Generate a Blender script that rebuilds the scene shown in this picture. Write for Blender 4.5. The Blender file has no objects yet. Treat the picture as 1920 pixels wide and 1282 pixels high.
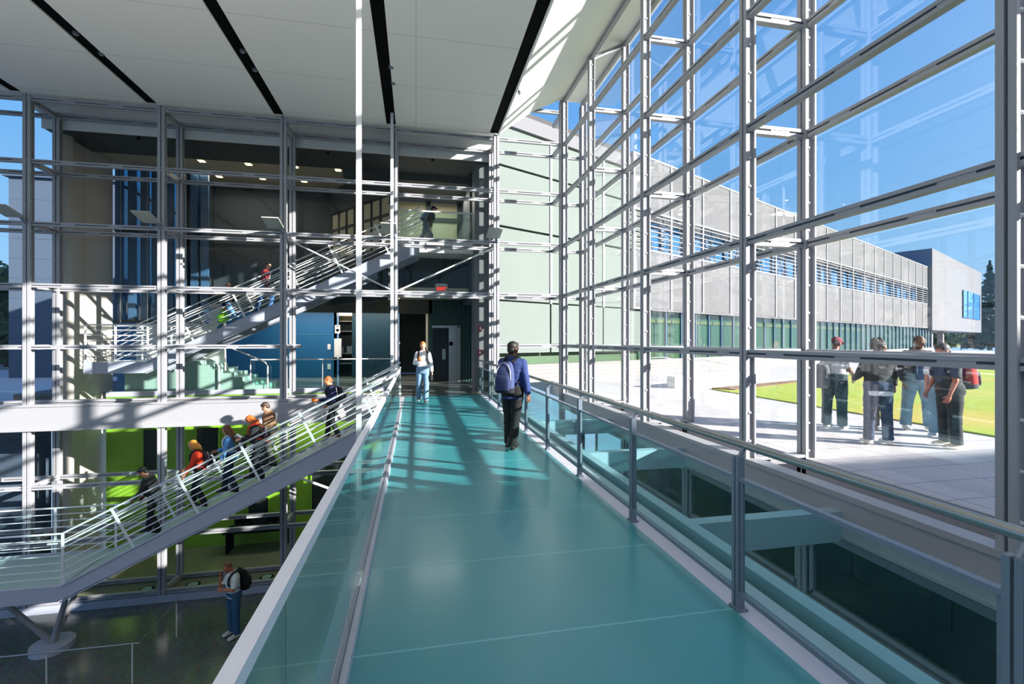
import bpy, bmesh, math, random
from mathutils import Vector, Matrix, noise
random.seed(7)
C = bpy.context.scene.collection
PI = math.pi
# ------------------------------------------------------------------ camera constants
F_PX, HOR, CX = 884.0, 637.0, 960.0
TH = math.atan2(180.0, 884.0)
CT, ST = math.cos(TH), math.sin(TH)
EYE = 1.8

def ray(px, py):
    u = (px - CX) / F_PX
    return Vector((u * CT + ST, -u * ST + CT, -(py - HOR) / F_PX))

def on_y(px, py, Y):
    d = ray(px, py); t = Y / d.y
    return Vector((d.x * t, Y, EYE + d.z * t))

def on_x(px, py, X):
    d = ray(px, py); t = X / d.x
    return Vector((X, d.y * t, EYE + d.z * t))

def on_z(px, py, Z):
    d = ray(px, py); t = (Z - EYE) / d.z
    return Vector((d.x * t, d.y * t, Z))

# ------------------------------------------------------------------ materials
def srgb(r, g, b):
    f = lambda c: (c / 255 / 12.92) if c / 255 <= 0.04045 else ((c / 255 + 0.055) / 1.055) ** 2.4
    return (f(r), f(g), f(b), 1)

def mat(name, rgb, rough=0.5, metal=0.0, var=0.06, scale=6.0, bump=0.0, spec=0.5, emit=0.0):
    m = bpy.data.materials.new(name); m.use_nodes = True
    nt = m.node_tree; N = nt.nodes; L = nt.links
    b = N['Principled BSDF']
    c = srgb(*rgb)
    tc = N.new('ShaderNodeTexCoord'); nz = N.new('ShaderNodeTexNoise')
    nz.inputs['Scale'].default_value = scale; nz.inputs['Detail'].default_value = 4
    L.new(tc.outputs['Object'], nz.inputs['Vector'])
    mx = N.new('ShaderNodeMixRGB')
    mx.inputs[1].default_value = (c[0] * (1 - var), c[1] * (1 - var), c[2] * (1 - var), 1)
    mx.inputs[2].default_value = (min(1, c[0] * (1 + var)), min(1, c[1] * (1 + var)), min(1, c[2] * (1 + var)), 1)
    L.new(nz.outputs['Fac'], mx.inputs[0])
    L.new(mx.outputs[0], b.inputs['Base Color'])
    b.inputs['Roughness'].default_value = rough
    b.inputs['Metallic'].default_value = metal
    b.inputs['Specular IOR Level'].default_value = spec
    if bump:
        bp = N.new('ShaderNodeBump'); bp.inputs['Strength'].default_value = bump
        bp.inputs['Distance'].default_value = 0.02
        L.new(nz.outputs['Fac'], bp.inputs['Height']); L.new(bp.outputs[0], b.inputs['Normal'])
    if emit:
        L.new(mx.outputs[0], b.inputs['Emission Color']); b.inputs['Emission Strength'].default_value = emit
    return m

def glass(name, tint, f0=0.05, gl=(1, 1, 1), haze=0.0, maxr=0.9):
    """thin architectural glass: tinted see-through plus mirror reflection growing to grazing (Schlick)"""
    m = bpy.data.materials.new(name); m.use_nodes = True
    nt = m.node_tree; N = nt.nodes; L = nt.links
    N.clear()
    out = N.new('ShaderNodeOutputMaterial'); tr = N.new('ShaderNodeBsdfTransparent'); g = N.new('ShaderNodeBsdfGlossy')
    nz = N.new('ShaderNodeTexNoise'); nz.inputs['Scale'].default_value = 0.6
    tc = N.new('ShaderNodeTexCoord'); L.new(tc.outputs['Object'], nz.inputs['Vector'])
    mc = N.new('ShaderNodeMixRGB'); mc.inputs[1].default_value = (*tint, 1); mc.inputs[2].default_value = tuple(min(1, t * 1.03) for t in tint) + (1,)
    L.new(nz.outputs['Fac'], mc.inputs[0]); L.new(mc.outputs[0], tr.inputs['Color'])
    g.inputs['Color'].default_value = (*gl, 1); g.inputs['Roughness'].default_value = 0.0
    ge = N.new('ShaderNodeNewGeometry'); dt = N.new('ShaderNodeVectorMath'); dt.operation = 'DOT_PRODUCT'
    L.new(ge.outputs['Incoming'], dt.inputs[0]); L.new(ge.outputs['Normal'], dt.inputs[1])
    def mth(op, a, bb=None):
        n = N.new('ShaderNodeMath'); n.operation = op
        for i, v in enumerate((a, bb)):
            if v is None: continue
            if isinstance(v, (int, float)): n.inputs[i].default_value = v
            else: L.new(v, n.inputs[i])
        return n.outputs[0]
    a = mth('ABSOLUTE', dt.outputs['Value'])
    p = mth('POWER', mth('SUBTRACT', 1.0, a), 5.0)
    fr = mth('ADD', mth('MULTIPLY', p, maxr - f0), f0)
    mix = N.new('ShaderNodeMixShader'); L.new(fr, mix.inputs[0]); L.new(tr.outputs[0], mix.inputs[1]); L.new(g.outputs[0], mix.inputs[2])
    fin = mix
    if haze:
        df = N.new('ShaderNodeBsdfDiffuse'); df.inputs['Color'].default_value = (0.3, 0.3, 0.315, 1)
        m2 = N.new('ShaderNodeMixShader'); m2.inputs[0].default_value = haze
        L.new(mix.outputs[0], m2.inputs[1]); L.new(df.outputs[0], m2.inputs[2]); fin = m2
    L.new(fin.outputs[0], out.inputs['Surface'])
    return m

def nodes_of(m):
    return m.node_tree.nodes, m.node_tree.links, m.node_tree.nodes['Principled BSDF']

M = {}
M['frame'] = mat('painted_steel', (164, 164, 170), 0.4, 0.0, 0.03)
M['frame_dark'] = mat('frame_joint', (84, 90, 100), 0.7)
M['bolt'] = mat('bolt_steel', (235, 235, 235), 0.3, 0.3)
M['steel'] = mat('brushed_steel', (168, 170, 168), 0.32, 0.85, 0.05, 30)
M['post'] = mat('post_paint', (122, 134, 150), 0.4, 0.15, 0.04)
M['rail_white'] = mat('rail_paint', (228, 228, 230), 0.35, 0.1, 0.03)
M['stringer'] = mat('stringer_paint', (176, 180, 198), 0.45, 0.0, 0.03)
M['white_wall'] = mat('plaster_white', (226, 224, 222), 0.85, var=0.02)
M['soffit'] = mat('white_soffit', (236, 236, 232), 0.75, var=0.015)
M['ceiling'] = mat('ceiling_panel', (236, 235, 232), 0.8, var=0.015, scale=1.2)
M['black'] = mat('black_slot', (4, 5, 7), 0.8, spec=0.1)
M['concrete'] = mat('concrete_panel', (190, 184, 178), 0.8, var=0.06, scale=1.5, bump=0.05)
M['grey_soffit'] = mat('grey_metal_soffit', (58, 64, 66), 0.6, var=0.05)
M['grey_wall'] = mat('slate_wall', (38, 50, 56), 0.7, var=0.04)
M['dark_column'] = mat('dark_column', (100, 104, 108), 0.6, var=0.04)
M['blue_wall'] = mat('blue_wall', (22, 92, 136), 0.5, var=0.05)
M['blue_dark'] = mat('deep_teal_wall', (8, 50, 66), 0.5, var=0.05)
M['green_wall'] = mat('lime_wall', (122, 172, 44), 0.6, var=0.05, scale=2)
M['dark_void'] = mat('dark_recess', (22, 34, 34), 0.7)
M['beige'] = mat('beige_soffit', (176, 170, 150), 0.8, var=0.03)
M['beige_glow'] = mat('glowing_pane', (138, 134, 108), 0.8, emit=0.10)  # panes emit faintly in place of light from the room behind
M['warm'] = mat('lamp_diffuser', (255, 214, 140), 0.5, emit=6)
M['red_sign'] = mat('exit_red', (230, 30, 30), 0.5, emit=1.6)
M['red'] = mat('alarm_red', (170, 30, 30), 0.4)
M['white_sign'] = mat('white_sign', (225, 225, 225), 0.5)
M['stone_grey'] = mat('grey_stone', (66, 80, 98), 0.8, var=0.08)
M['lobby_floor'] = mat('lobby_stone', (104, 108, 104), 0.18, var=0.12, scale=14)
M['mulch'] = mat('mulch', (120, 92, 66), 0.95, var=0.3, scale=30, bump=0.4)
M['mesh_wall'] = mat('white_panel_wall', (112, 112, 117), 0.7, spec=0.1, var=0.05, scale=0.8)
M['metal_box'] = mat('ribbed_cladding', (130, 130, 135), 0.8, 0.0, 0.03, spec=0.1)
M['shade_metal'] = mat('shaded_cladding', (90, 108, 140), 0.5)  # cladding with the shade of the block's side put into its colour
M['win_blue'] = mat('window_glass_blue', (40, 98, 150), 0.04, 0.0, 0.15, 0.4, spec=0.9)
M['win_tint'] = glass('tinted_blue_glass', (0.26, 0.44, 0.56), 0.05)
M['win_bright'] = mat('sky_glow_glass', (70, 130, 190), 0.05, 0, 0.1, 0.5, spec=0.9)  # sky glow put into the pane's base colour
M['fin_blue'] = mat('window_fin', (50, 84, 116), 0.4)
M['green_in'] = mat('green_wall_reflection', (34, 72, 38), 0.5, var=0.5, scale=0.5)  # green wall, its colour also standing for lawn and trees mirrored in the glazing
M['bark'] = mat('bark', (84, 66, 50), 0.9, var=0.2, scale=12, bump=0.4)
M['leaf'] = mat('dark_leaf', (44, 74, 40), 0.7, var=0.35, scale=0.9)
M['conifer'] = mat('conifer_needles', (30, 58, 52), 0.8, var=0.35, scale=1.2)
M['leaf_light'] = mat('olive_leaf', (96, 112, 52), 0.7, var=0.35, scale=1.0)
M['plate'] = mat('reflector_plate', (176, 178, 172), 0.5, 0.0)
M['frost'] = mat('frosted_panel', (112, 120, 118), 0.9, spec=0.05, var=0.05, scale=0.6)
M['screen_post'] = mat('screen_post', (146, 146, 152), 0.8, spec=0.1)
M['seal'] = mat('glass_joint', (112, 182, 190), 0.3)
M['tread'] = mat('glass_tread', (150, 178, 176), 0.35, var=0.05)
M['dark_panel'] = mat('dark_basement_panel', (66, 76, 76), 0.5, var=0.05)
M['brass_grille'] = mat('floor_grille', (150, 124, 88), 0.5, 0.3)
M['edge_white'] = mat('channel_grey', (196, 196, 208), 0.4, 0.1, 0.06, 3)
M['teal_beam'] = mat('beam_paint', (150, 176, 190), 0.4)
# clear and tinted glass
M['glass'] = glass('clear_glass', (0.965, 0.985, 0.985), 0.045, haze=0.012)
M['glass_in'] = glass('inner_glass', (0.97, 0.985, 0.98), 0.008)
M['glass_teal'] = glass('teal_balustrade_glass', (0.80, 0.91, 0.91), 0.15)
M['glass_panel'] = glass('green_edge_glass', (0.80, 0.93, 0.92), 0.03)
M['glass_low'] = glass('grey_basement_glass', (0.75, 0.86, 0.85), 0.05)
M['mesh'] = glass('woven_mesh_screen', (0.80, 0.80, 0.82), 0.02, haze=0.38, maxr=0.05)

# frosted teal deck glass
m = M['deck'] = mat('frosted_deck_glass', (72, 150, 160), 0.28, var=0.05, scale=1.2, spec=0.6)
N, L, b = nodes_of(m)
b.inputs['Coat Weight'].default_value = 0.12; b.inputs['Coat Roughness'].default_value = 0.12
# terrazzo
m = M['terrazzo'] = mat('terrazzo', (104, 112, 110), 0.16, var=0.1)
N, L, b = nodes_of(m)
vo = N.new('ShaderNodeTexVoronoi'); vo.inputs['Scale'].default_value = 26; tc = N.new('ShaderNodeTexCoord')
L.new(tc.outputs['Object'], vo.inputs['Vector'])
mx = N.new('ShaderNodeMixRGB'); mx.blend_type = 'MULTIPLY'; mx.inputs[0].default_value = 0.55
old = b.inputs['Base Color'].links[0].from_socket
L.new(old, mx.inputs[1]); L.new(vo.outputs['Color'], mx.inputs[2]); L.new(mx.outputs[0], b.inputs['Base Color'])
M['bench'] = mat('pale_terrazzo', (138, 172, 162), 0.4, var=0.25, scale=40)

def brick(m, sx, sy, mortar, c2=None, axis=None, off=0.0, ms=0.012):
    N, L, b = nodes_of(m)
    br = N.new('ShaderNodeTexBrick'); br.inputs['Scale'].default_value = 1.0
    br.inputs['Brick Width'].default_value = sx; br.inputs['Row Height'].default_value = sy
    br.inputs['Mortar Size'].default_value = ms; br.offset = off
    tc = N.new('ShaderNodeTexCoord')
    if axis == 'xz' or axis == 'yz':
        mp = N.new('ShaderNodeSeparateXYZ'); cb = N.new('ShaderNodeCombineXYZ')
        L.new(tc.outputs['Object'], mp.inputs[0])
        L.new(mp.outputs[0 if axis == 'xz' else 1], cb.inputs[0]); L.new(mp.outputs[2], cb.inputs[1])
        L.new(cb.outputs[0], br.inputs['Vector'])
    else:
        L.new(tc.outputs['Object'], br.inputs['Vector'])
    old = b.inputs['Base Color'].links[0].from_socket
    L.new(old, br.inputs['Color1'])
    if c2: br.inputs['Color2'].default_value = srgb(*c2)
    else: L.new(old, br.inputs['Color2'])
    br.inputs['Mortar'].default_value = srgb(*mortar)
    L.new(br.outputs['Color'], b.inputs['Base Color'])

M['paving'] = mat('patio_paving', (190, 186, 186), 0.9, var=0.06, scale=2.5, spec=0.15)
brick(M['paving'], 1.2, 0.6, (150, 148, 158))
brick(M['stone_grey'], 1.6, 1.1, (48, 58, 74), axis='xz')
M['stone_base'] = mat('ledge_stone', (136, 132, 128), 0.95, var=0.12, scale=5)
brick(M['stone_base'], 0.7, 0.17, (104, 100, 97), (150, 146, 141), 'xz', 0.5)
brick(M['ceiling'], 4000.0, 2.1, (178, 177, 175), ms=0.006)
brick(M['grey_soffit'], 0.8, 12.0, (56, 60, 62), ms=0.008)
brick(M['concrete'], 1.6, 40, (150, 146, 140), axis='yz', ms=0.01)
M['grass'] = mat('lawn_grass', (150, 164, 46), 0.9, var=0.25, scale=3.0, bump=0.6)
N, L, b = nodes_of(M['grass'])
nz = N.new('ShaderNodeTexNoise'); nz.inputs['Scale'].default_value = 0.18
mx = N.new('ShaderNodeMixRGB'); rp = N.new('ShaderNodeValToRGB'); rp.color_ramp.elements[0].position = 0.48; rp.color_ramp.elements[1].position = 0.66
tc = N.new('ShaderNodeTexCoord'); L.new(tc.outputs['Object'], nz.inputs['Vector']); L.new(nz.outputs['Fac'], rp.inputs[0]); L.new(rp.outputs[0], mx.inputs[0])
old = b.inputs['Base Color'].links[0].from_socket
L.new(old, mx.inputs[1]); mx.inputs[2].default_value = srgb(176, 160, 66); L.new(mx.outputs[0], b.inputs['Base Color'])

# ------------------------------------------------------------------ mesh builder
class MB:
    def __init__(s): s.v = []; s.f = []; s.mi = []
    def add(s, vs, fs, mi=0):
        o = len(s.v); s.v += [Vector(p) for p in vs]; s.f += [tuple(i + o for i in f) for f in fs]; s.mi += [mi] * len(fs); return s
    def box(s, x0, x1, y0, y1, z0, z1, mi=0):
        vs = [(x, y, z) for x in (x0, x1) for y in (y0, y1) for z in (z0, z1)]
        return s.add(vs, [(0, 1, 3, 2), (4, 6, 7, 5), (0, 4, 5, 1), (2, 3, 7, 6), (0, 2, 6, 4), (1, 5, 7, 3)], mi)
    def bar(s, p, q, w, h, up=(0, 0, 1), mi=0):
        p = Vector(p); q = Vector(q); d = (q - p).normalized(); up = Vector(up)
        sd = d.cross(up)
        if sd.length < 1e-4: sd = d.cross(Vector((0, 1, 0)))
        sd.normalize(); u = sd.cross(d).normalized()
        vs = [e + sd * a * w / 2 + u * c * h / 2 for e in (p, q) for a in (-1, 1) for c in (-1, 1)]
        return s.add(vs, [(0, 1, 3, 2), (4, 6, 7, 5), (0, 4, 5, 1), (2, 3, 7, 6), (0, 2, 6, 4), (1, 5, 7, 3)], mi)
    def tube(s, pts, r, n=10, mi=0):
        pts = [Vector(p) for p in pts]; rr = r if isinstance(r, (list, tuple)) else [r] * len(pts)
        rings = []
        side = None
        for i, p in enumerate(pts):
            d = ((pts[min(i + 1, len(pts) - 1)] - pts[max(i - 1, 0)])).normalized()
            if side is None:
                side = d.cross(Vector((0, 0, 1)))
                if side.length < 1e-3: side = Vector((1, 0, 0))
            side = (side - d * side.dot(d)).normalized(); up = side.cross(d)
            rings.append([p + (side * math.cos(a) + up * math.sin(a)) * rr[i] for a in [2 * PI * k / n for k in range(n)]])
        return s.loft(rings, mi)
    def loft(s, rings, mi=0):
        n = len(rings[0]); vs = [p for r in rings for p in r]; fs = []
        for i in range(len(rings) - 1):
            for k in range(n):
                fs.append((i * n + k, i * n + (k + 1) % n, (i + 1) * n + (k + 1) % n, (i + 1) * n + k))
        fs.append(tuple(reversed(range(n)))); fs.append(tuple(range((len(rings) - 1) * n, len(rings) * n)))
        return s.add(vs, fs, mi)
    def cyl(s, c, r, h, n=20, mi=0):
        c = Vector(c); return s.tube([c, c + Vector((0, 0, h))], r, n, mi)
    def ell(s, c, r, n=14, m=8, R=None, mi=0):
        c = Vector(c); r = r if isinstance(r, (tuple, list)) else (r, r, r)
        rings = []
        for j in range(m + 1):
            t = PI * (j if 0 < j < m else (0.02 if j == 0 else m - 0.02)) / m
            ring = []
            for k in range(n):
                a = 2 * PI * k / n
                p = Vector((r[0] * math.sin(t) * math.cos(a), r[1] * math.sin(t) * math.sin(a), -r[2] * math.cos(t)))
                ring.append(c + (R @ p if R else p))
            rings.append(ring)
        return s.loft(rings, mi)
    def prism(s, poly, z0, z1, mi=0):
        n = len(poly); vs = [(x, y, z) for z in (z0, z1) for x, y in poly]
        return s.add(vs, [tuple(reversed(range(n))), tuple(range(n, 2 * n))] + [(k, (k + 1) % n, n + (k + 1) % n, n + k) for k in range(n)], mi)
    def mesh(s, name, off=Vector((0, 0, 0))):
        me = bpy.data.meshes.new(name); me.from_pydata([p - off for p in s.v], [], s.f); me.validate()
        bm = bmesh.new(); bm.from_mesh(me); bmesh.ops.recalc_face_normals(bm, faces=bm.faces); bm.to_mesh(me); bm.free()
        if len(me.polygons) == len(s.mi): me.polygons.foreach_set('material_index', s.mi)
        return me
    def build(s, name, material, parent=None, smooth=False, local=False):
        off = Vector((0, 0, 0))
        if parent is not None and not local:
            p = parent
            while p is not None: off += p.location; p = p.parent
        me = s.mesh(name, off)
        for mm in (material if isinstance(material, (list, tuple)) else [material]): me.materials.append(mm)
        if smooth:
            me.polygons.foreach_set('use_smooth', [True] * len(me.polygons))
            me.set_sharp_from_angle(angle=math.radians(40))
        o = bpy.data.objects.new(name, me); C.objects.link(o)
        if parent is not None: o.parent = parent
        return o

def tag(o, label, cat, group=None, kind=None):
    o['label'] = label; o['category'] = cat
    if group: o['group'] = group
    if kind: o['kind'] = kind
    return o

def thing(name, label, cat, loc, group=None, kind=None):
    o = bpy.data.objects.new(name, None); C.objects.link(o); o.location = Vector(loc); o.empty_display_size = 0.2
    return tag(o, label, cat, group, kind)

def BX(*a): return MB().box(*a)

# ------------------------------------------------------------------ curtain walls
YF, YB = 15.0, 16.05           # facade across the end: front and rear frame planes
XF, XB = 4.77, 5.85            # glazed side wall: inner and outer frame planes
LV = [-5.32, -3.72, -2.2, 1.6, 3.27, 4.94, 6.62, 8.3]

def mullion(px, py, z0, z1, axis, w=0.18, dep=0.14):
    """paired angles with a dark joint between; axis 'y' = frame lies in a Y plane"""
    a = MB()
    h = w / 2; g = 0.014
    for s in (-1, 1):
        lo, hi = (g, h) if s > 0 else (-h, -g)
        if axis == 'y':
            a.box(px + lo, px + hi, py, py + 0.03, z0, z1)
            a.box(px + (g if s > 0 else -g - 0.03), px + (g + 0.03 if s > 0 else -g), py + 0.03, py + dep, z0, z1)
            a.box(px + lo * 0.9, px + hi * 0.9, py + dep, py + dep + 0.025, z0, z1)
        else:
            a.box(px, px + 0.03, py + lo, py + hi, z0, z1)
            a.box(px + 0.03, px + dep, py + (g if s > 0 else -g - 0.03), py + (g + 0.03 if s > 0 else -g), z0, z1)
            a.box(px + dep, px + dep + 0.025, py + lo * 1.05, py + hi * 1.05, z0, z1)
    if axis == 'y': a.box(px - g, px + g, py + 0.025, py + dep * 0.8, z0, z1, 1)
    else: a.box(px + 0.025, px + dep * 0.8, py - g, py + g, z0, z1, 1)
    z = z0 + 0.25
    while z < z1 - 0.1:
        if axis == 'y':
            for s in (-1, 1): a.ell((px + s * (g + 0.034), py + 0.085, z), (0.018, 0.02, 0.02), 8, 4, mi=2)
        else:
            for s in (-1, 1): a.ell((px + 0.085, py + s * (g + 0.034), z), (0.022, 0.02, 0.022), 8, 4, mi=2)
        z += 0.42
    return a

def transom(p, q, h=0.11, dep=0.10, up=(0, 0, 1)):
    p = Vector(p); q = Vector(q); a = MB(); z = Vector((0, 0, 1))
    for s in (-1, 1): a.bar(p + z * s * (h * 0.31), q + z * s * (h * 0.31), dep, h * 0.38, up)
    a.bar(p, q, dep * 0.6, h * 0.4, up, 1)
    d = q - p; n = max(1, int(d.length / 1.07))
    for i in range(n):
        c = p + d * ((i + 0.5) / n)
        e = d.normalized() * 0.16
        a.bar(c - e, c + e, dep * 0.86, h * 0.36, up, 0)
    return a
FM = [M['frame'], M['frame_dark'], M['bolt']]

fac = thing('window_2', 'tall white steel framed glazed screen across the far end of the bridge', 'glazed screen', (0, YF, -5.6), kind='structure')
MX = [-13.45, -10.25, -7.05, -3.85, -0.65, 2.55, XF]
for x in MX:
    zt = 8.42 if x < 4 else 9.75
    mullion(x, YF, -5.6, zt, 'y').build('mullion', FM, fac)
    mullion(x if x < 4 else XB, YB, -5.45, zt if x < 4 else 10.2, 'y', 0.17).build('mullion', FM, fac)
for z in LV:
    x1 = -0.9 if z < 0 else XF
    for y, zz in ((YF + 0.07, z), (YB + 0.07, z - (0.08 if z < -5 else 0))):
        xe = x1 + (1.08 if (y > 15.5 and z > 0) else 0)
        if z < 0: xe = 1.9
        if z == 1.6:
            transom((-15.5, y, zz), (-3.6, y, zz)).build('transom', FM, fac); transom((2.55, y, zz), (xe, y, zz)).build('transom', FM, fac); continue
        transom((-15.5, y, zz), (xe, y, zz)).build('transom', FM, fac)
    for x in MX:
        if (z < 0 and x > 2.6) or (z == 1.6 and x == -0.65): continue
        transom((x, YF + 0.12, z), (x, YB, z - (0.08 if z < -5 else 0)), 0.13, 0.1).build('strut', FM, fac)
# fascia band at floor level, top fascia, corner bay head
BX(-15.5, -0.72, YF - 0.03, YF + 0.02, -0.6, -0.02).build('spandrel', M['frame'], fac)
BX(-15.5, -0.72, YB - 0.01, YB + 0.04, -0.6, -0.02).build('spandrel', M['frame'], fac)
for y in (YF + 0.05, YB + 0.05):
    for z in (0.02, -0.63): BX(-15.5, -0.72, y - 0.1, y + 0.1, z - 0.03, z + 0.03).build('sill', M['frame'], fac)
BX(-15.5, 1.9, YF - 0.02, YF + 0.12, -5.6, -5.4).build('plinth', M['stringer'], fac)
transom((2.55, YF + 0.07, 9.35), (XF, YF + 0.07, 9.35)).build('transom', FM, fac)
transom((XF, YF + 0.12, 9.35), (XF, YB, 9.35), 0.13, 0.1).build('strut', FM, fac)
# glass panes of the rear plane, one per opening (walkway bay left open below the third level)
rows = [(-5.4, -3.72), (-3.72, -2.2), (-2.2, -0.65), (0.05, 1.6), (1.6, 3.27), (3.27, 4.94), (4.94, 6.62), (6.62, 8.3)]
cols = [(-15.4, -13.45), (-13.45, -10.25), (-10.25, -7.05), (-7.05, -3.85), (-3.85, -0.65), (-0.65, 2.55), (2.55, XB)]
for a0, a1 in cols:
    for b0, b1 in rows:
        if a0 in (-0.65, -3.85) and 0 < b1 < 3.3: continue
        if a0 == 2.55 and b1 < 0: continue
        BX(a0 + 0.1, a1 - 0.1, YB + 0.09, YB + 0.1, b0 + 0.05, b1 - 0.05).build('pane', M['glass_in'], fac)
BX(2.65, XB - 0.1, YB + 0.09, YB + 0.1, 8.35, 10.1).build('pane', M['glass_in'], fac)
# diagonal bracing rods
def brace(p, q, r=0.035):
    p = Vector(p); q = Vector(q); a = MB(); d = (q - p).normalized()
    for s in (-0.05, 0.05): a.tube([p + Vector((0, s, 0)), q + Vector((0, s, 0))], r * 0.62, 8)
    a.bar(p - d * 0.15, p + d * 0.3, 0.03, 0.2, (0, 1, 0)); a.bar(q - d * 0.3, q + d * 0.15, 0.03, 0.2, (0, 1, 0))
    return a
brace((-3.7, 15.5, 4.8), (-0.8, 15.5, 3.4)).build('brace', M['rail_white'], fac, True)
brace((2.4, 15.5, 4.8), (-0.5, 15.5, 3.4)).build('brace', M['rail_white'], fac, True)
brace((-3.7, 15.5, -2.35), (-0.9, 15.5, -3.6)).build('brace', M['rail_white'], fac, True)

side = thing('window_1', 'double layered white steel and glass curtain wall along the right side of the bridge', 'curtain wall', (XF, 6.2, 0), kind='structure')
MY = [-3.4, -0.2, 3.0, 6.2, 9.4, 12.6]
SL = [1.6, 3.27, 4.94, 6.62, 8.3, 9.75]
for y in MY:
    mullion(XF, y, 0.05, 9.8, 'x', 0.15, 0.14).build('mullion', FM, side)
    mullion(XB - 0.06, y, -5.6, 10.3, 'x', 0.17, 0.16).build('mullion', FM, side)
mullion(XF, YF + 0.02, 0.05, 9.8, 'x', 0.15, 0.14).build('mullion', FM, side)
mullion(XB - 0.06, YB, -0.4, 10.3, 'x', 0.17, 0.16).build('mullion', FM, side)
for z in SL:
    transom((XF + 0.08, -6, z), (XF + 0.08, YF, z)).build('transom', FM, side)
    transom((XB + 0.02, -6, z + (0.5 if z > 9 else 0)), (XB + 0.02, YB, z + (0.5 if z > 9 else 0))).build('transom', FM, side)
    for y in MY:
        transom((XF + 0.14, y, z), (XB, y, z + (0.5 if z > 9 else 0)), 0.13, 0.1).build('strut', FM, side)
ys = [-5.9] + MY + [YB]
for i in range(len(ys) - 1):
    zz = [0.08] + SL
    for k in range(len(zz) - 1):
        top = zz[k + 1] + (0.5 if zz[k + 1] > 9 else 0)
        BX(XB + 0.1, XB + 0.11, ys[i] + 0.1, ys[i + 1] - 0.1, zz[k] + 0.05, top - 0.05).build('pane', M['glass'], side)
# sill beam, trough between the planes, cross ties at the mullions
s_ = MB(); s_.box(XF - 0.02, XF + 0.2, -6, YF, -0.02, 0.05); s_.box(XF, XF + 0.04, -6, YF, -0.42, -0.02); s_.box(XF - 0.03, XF + 0.2, -6, YF, -0.46, -0.42)
s_.build('sill_beam', M['frame'], side)
BX(XB - 0.06, XB - 0.02, -6, YB, -0.95, 0.0).build('trough_wall', M['frame'], side)
BX(XF + 0.15, XB - 0.06, -6, YB, -0.47, -0.44).build('trough_floor', M['post'], side)
for y in MY: transom((XF + 0.14, y, 0.0), (XB - 0.05, y, 0.0), 0.12, 0.16).build('strut', FM, side)
# lower glazing under the patio edge
for z in (-0.95, -2.1, -2.35): transom((XB, -6, z), (XB, 14.9, z), 0.12, 0.14).build('transom', FM, side)
for i in range(1, len(ys) - 1):
    y0, y1 = ys[i], min(ys[i + 1], 14.9)
    ym = (y0 + y1) / 2
    for a0, a1 in ((y0 + 0.14, y1 - 0.14),):
        f = MB()
        for z in (-1.06, -1.98): f.box(XB - 0.02, XB + 0.04, a0, a1, z - 0.035, z + 0.035)
        for y in (a0, a1): f.box(XB - 0.02, XB + 0.04, y - 0.035, y + 0.035, -2.0, -1.03)
        fr = f.build('sash', M['frame'], side)
        BX(XB + 0.01, XB + 0.02, a0, a1, -2.0, -1.05).build('pane', M['glass_low'], fr)
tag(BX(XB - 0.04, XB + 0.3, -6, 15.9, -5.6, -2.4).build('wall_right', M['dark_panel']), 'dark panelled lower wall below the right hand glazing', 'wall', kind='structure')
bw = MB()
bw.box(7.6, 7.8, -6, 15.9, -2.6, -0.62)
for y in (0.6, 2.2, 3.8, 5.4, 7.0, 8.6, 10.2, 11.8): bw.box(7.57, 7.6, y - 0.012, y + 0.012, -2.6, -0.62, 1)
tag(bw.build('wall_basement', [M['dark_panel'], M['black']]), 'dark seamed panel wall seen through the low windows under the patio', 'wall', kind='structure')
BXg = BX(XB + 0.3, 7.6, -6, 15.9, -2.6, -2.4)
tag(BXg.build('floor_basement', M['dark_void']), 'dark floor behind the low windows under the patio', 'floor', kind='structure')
g = MB()
for i in range(160): g.box(XB + 0.55, XB + 0.75, -3 + i * 0.11, -2.93 + i * 0.11, -2.4, -2.37)
tag(g.build('floor_grille', M['brass_grille']), 'long slatted heating grille on the floor inside the low windows', 'grille')

# ------------------------------------------------------------------ bridge
br = thing('glass_footbridge', 'footbridge with a frosted teal glass deck in steel edge channels', 'footbridge', (0.85, 7.5, -0.3))
DY = [2.8 + 1.03 * i for i in range(-5, 13)]; DY[-1] = 15.35
for a, b2 in zip(DY[:-1], DY[1:]):
    BX(-0.35, 2.08, a + 0.008, b2 - 0.008, -0.06, 0.0).build('deck_panel', M['deck'], br)
for a in DY[1:-1]: BX(-0.35, 2.08, a - 0.008, a + 0.008, -0.06, 0.0005).build('joint_seal', M['seal'], br)
e = MB(); e.box(2.08, 2.42, -1.9, 15.35, -0.10, -0.004); e.box(2.40, 2.42, -1.9, 15.35, -0.4, -0.06)
e.build('edge_channel', M['edge_white'], br)
e = MB(); e.box(-0.44, -0.35, -1.9, 12.1, -0.3, 0.003)
e.build('edge_channel', M['edge_white'], br)
BX(-0.5, -0.35, 12.1, 15.35, -0.3, -0.002).build('edge_channel', M['edge_white'], br)
BX(2.5, 2.62, -1.9, 15.3, -0.34, 0.05).build('edge_beam', M['teal_beam'], br)
BX(-0.56, -0.47, -1.9, 15.3, -0.5, -0.1).build('edge_beam', M['teal_beam'], br)
for a in DY[1:-1]: BX(-0.46, 2.5, a - 0.05, a + 0.05, -0.34, -0.07).build('cross_beam', M['frame'], br)
for y in (4.6, 7.8, 11.0): BX(2.62, XF + 0.02, y - 0.08, y + 0.08, -0.5, -0.16).build('tie_beam', M['teal_beam'], br)
hang_lab = ['flat white hanger bar rising past the ceiling, nearer of two beside the bridge', 'thin white hanger bar rising to the ceiling beside the top of the lower staircase']
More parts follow.
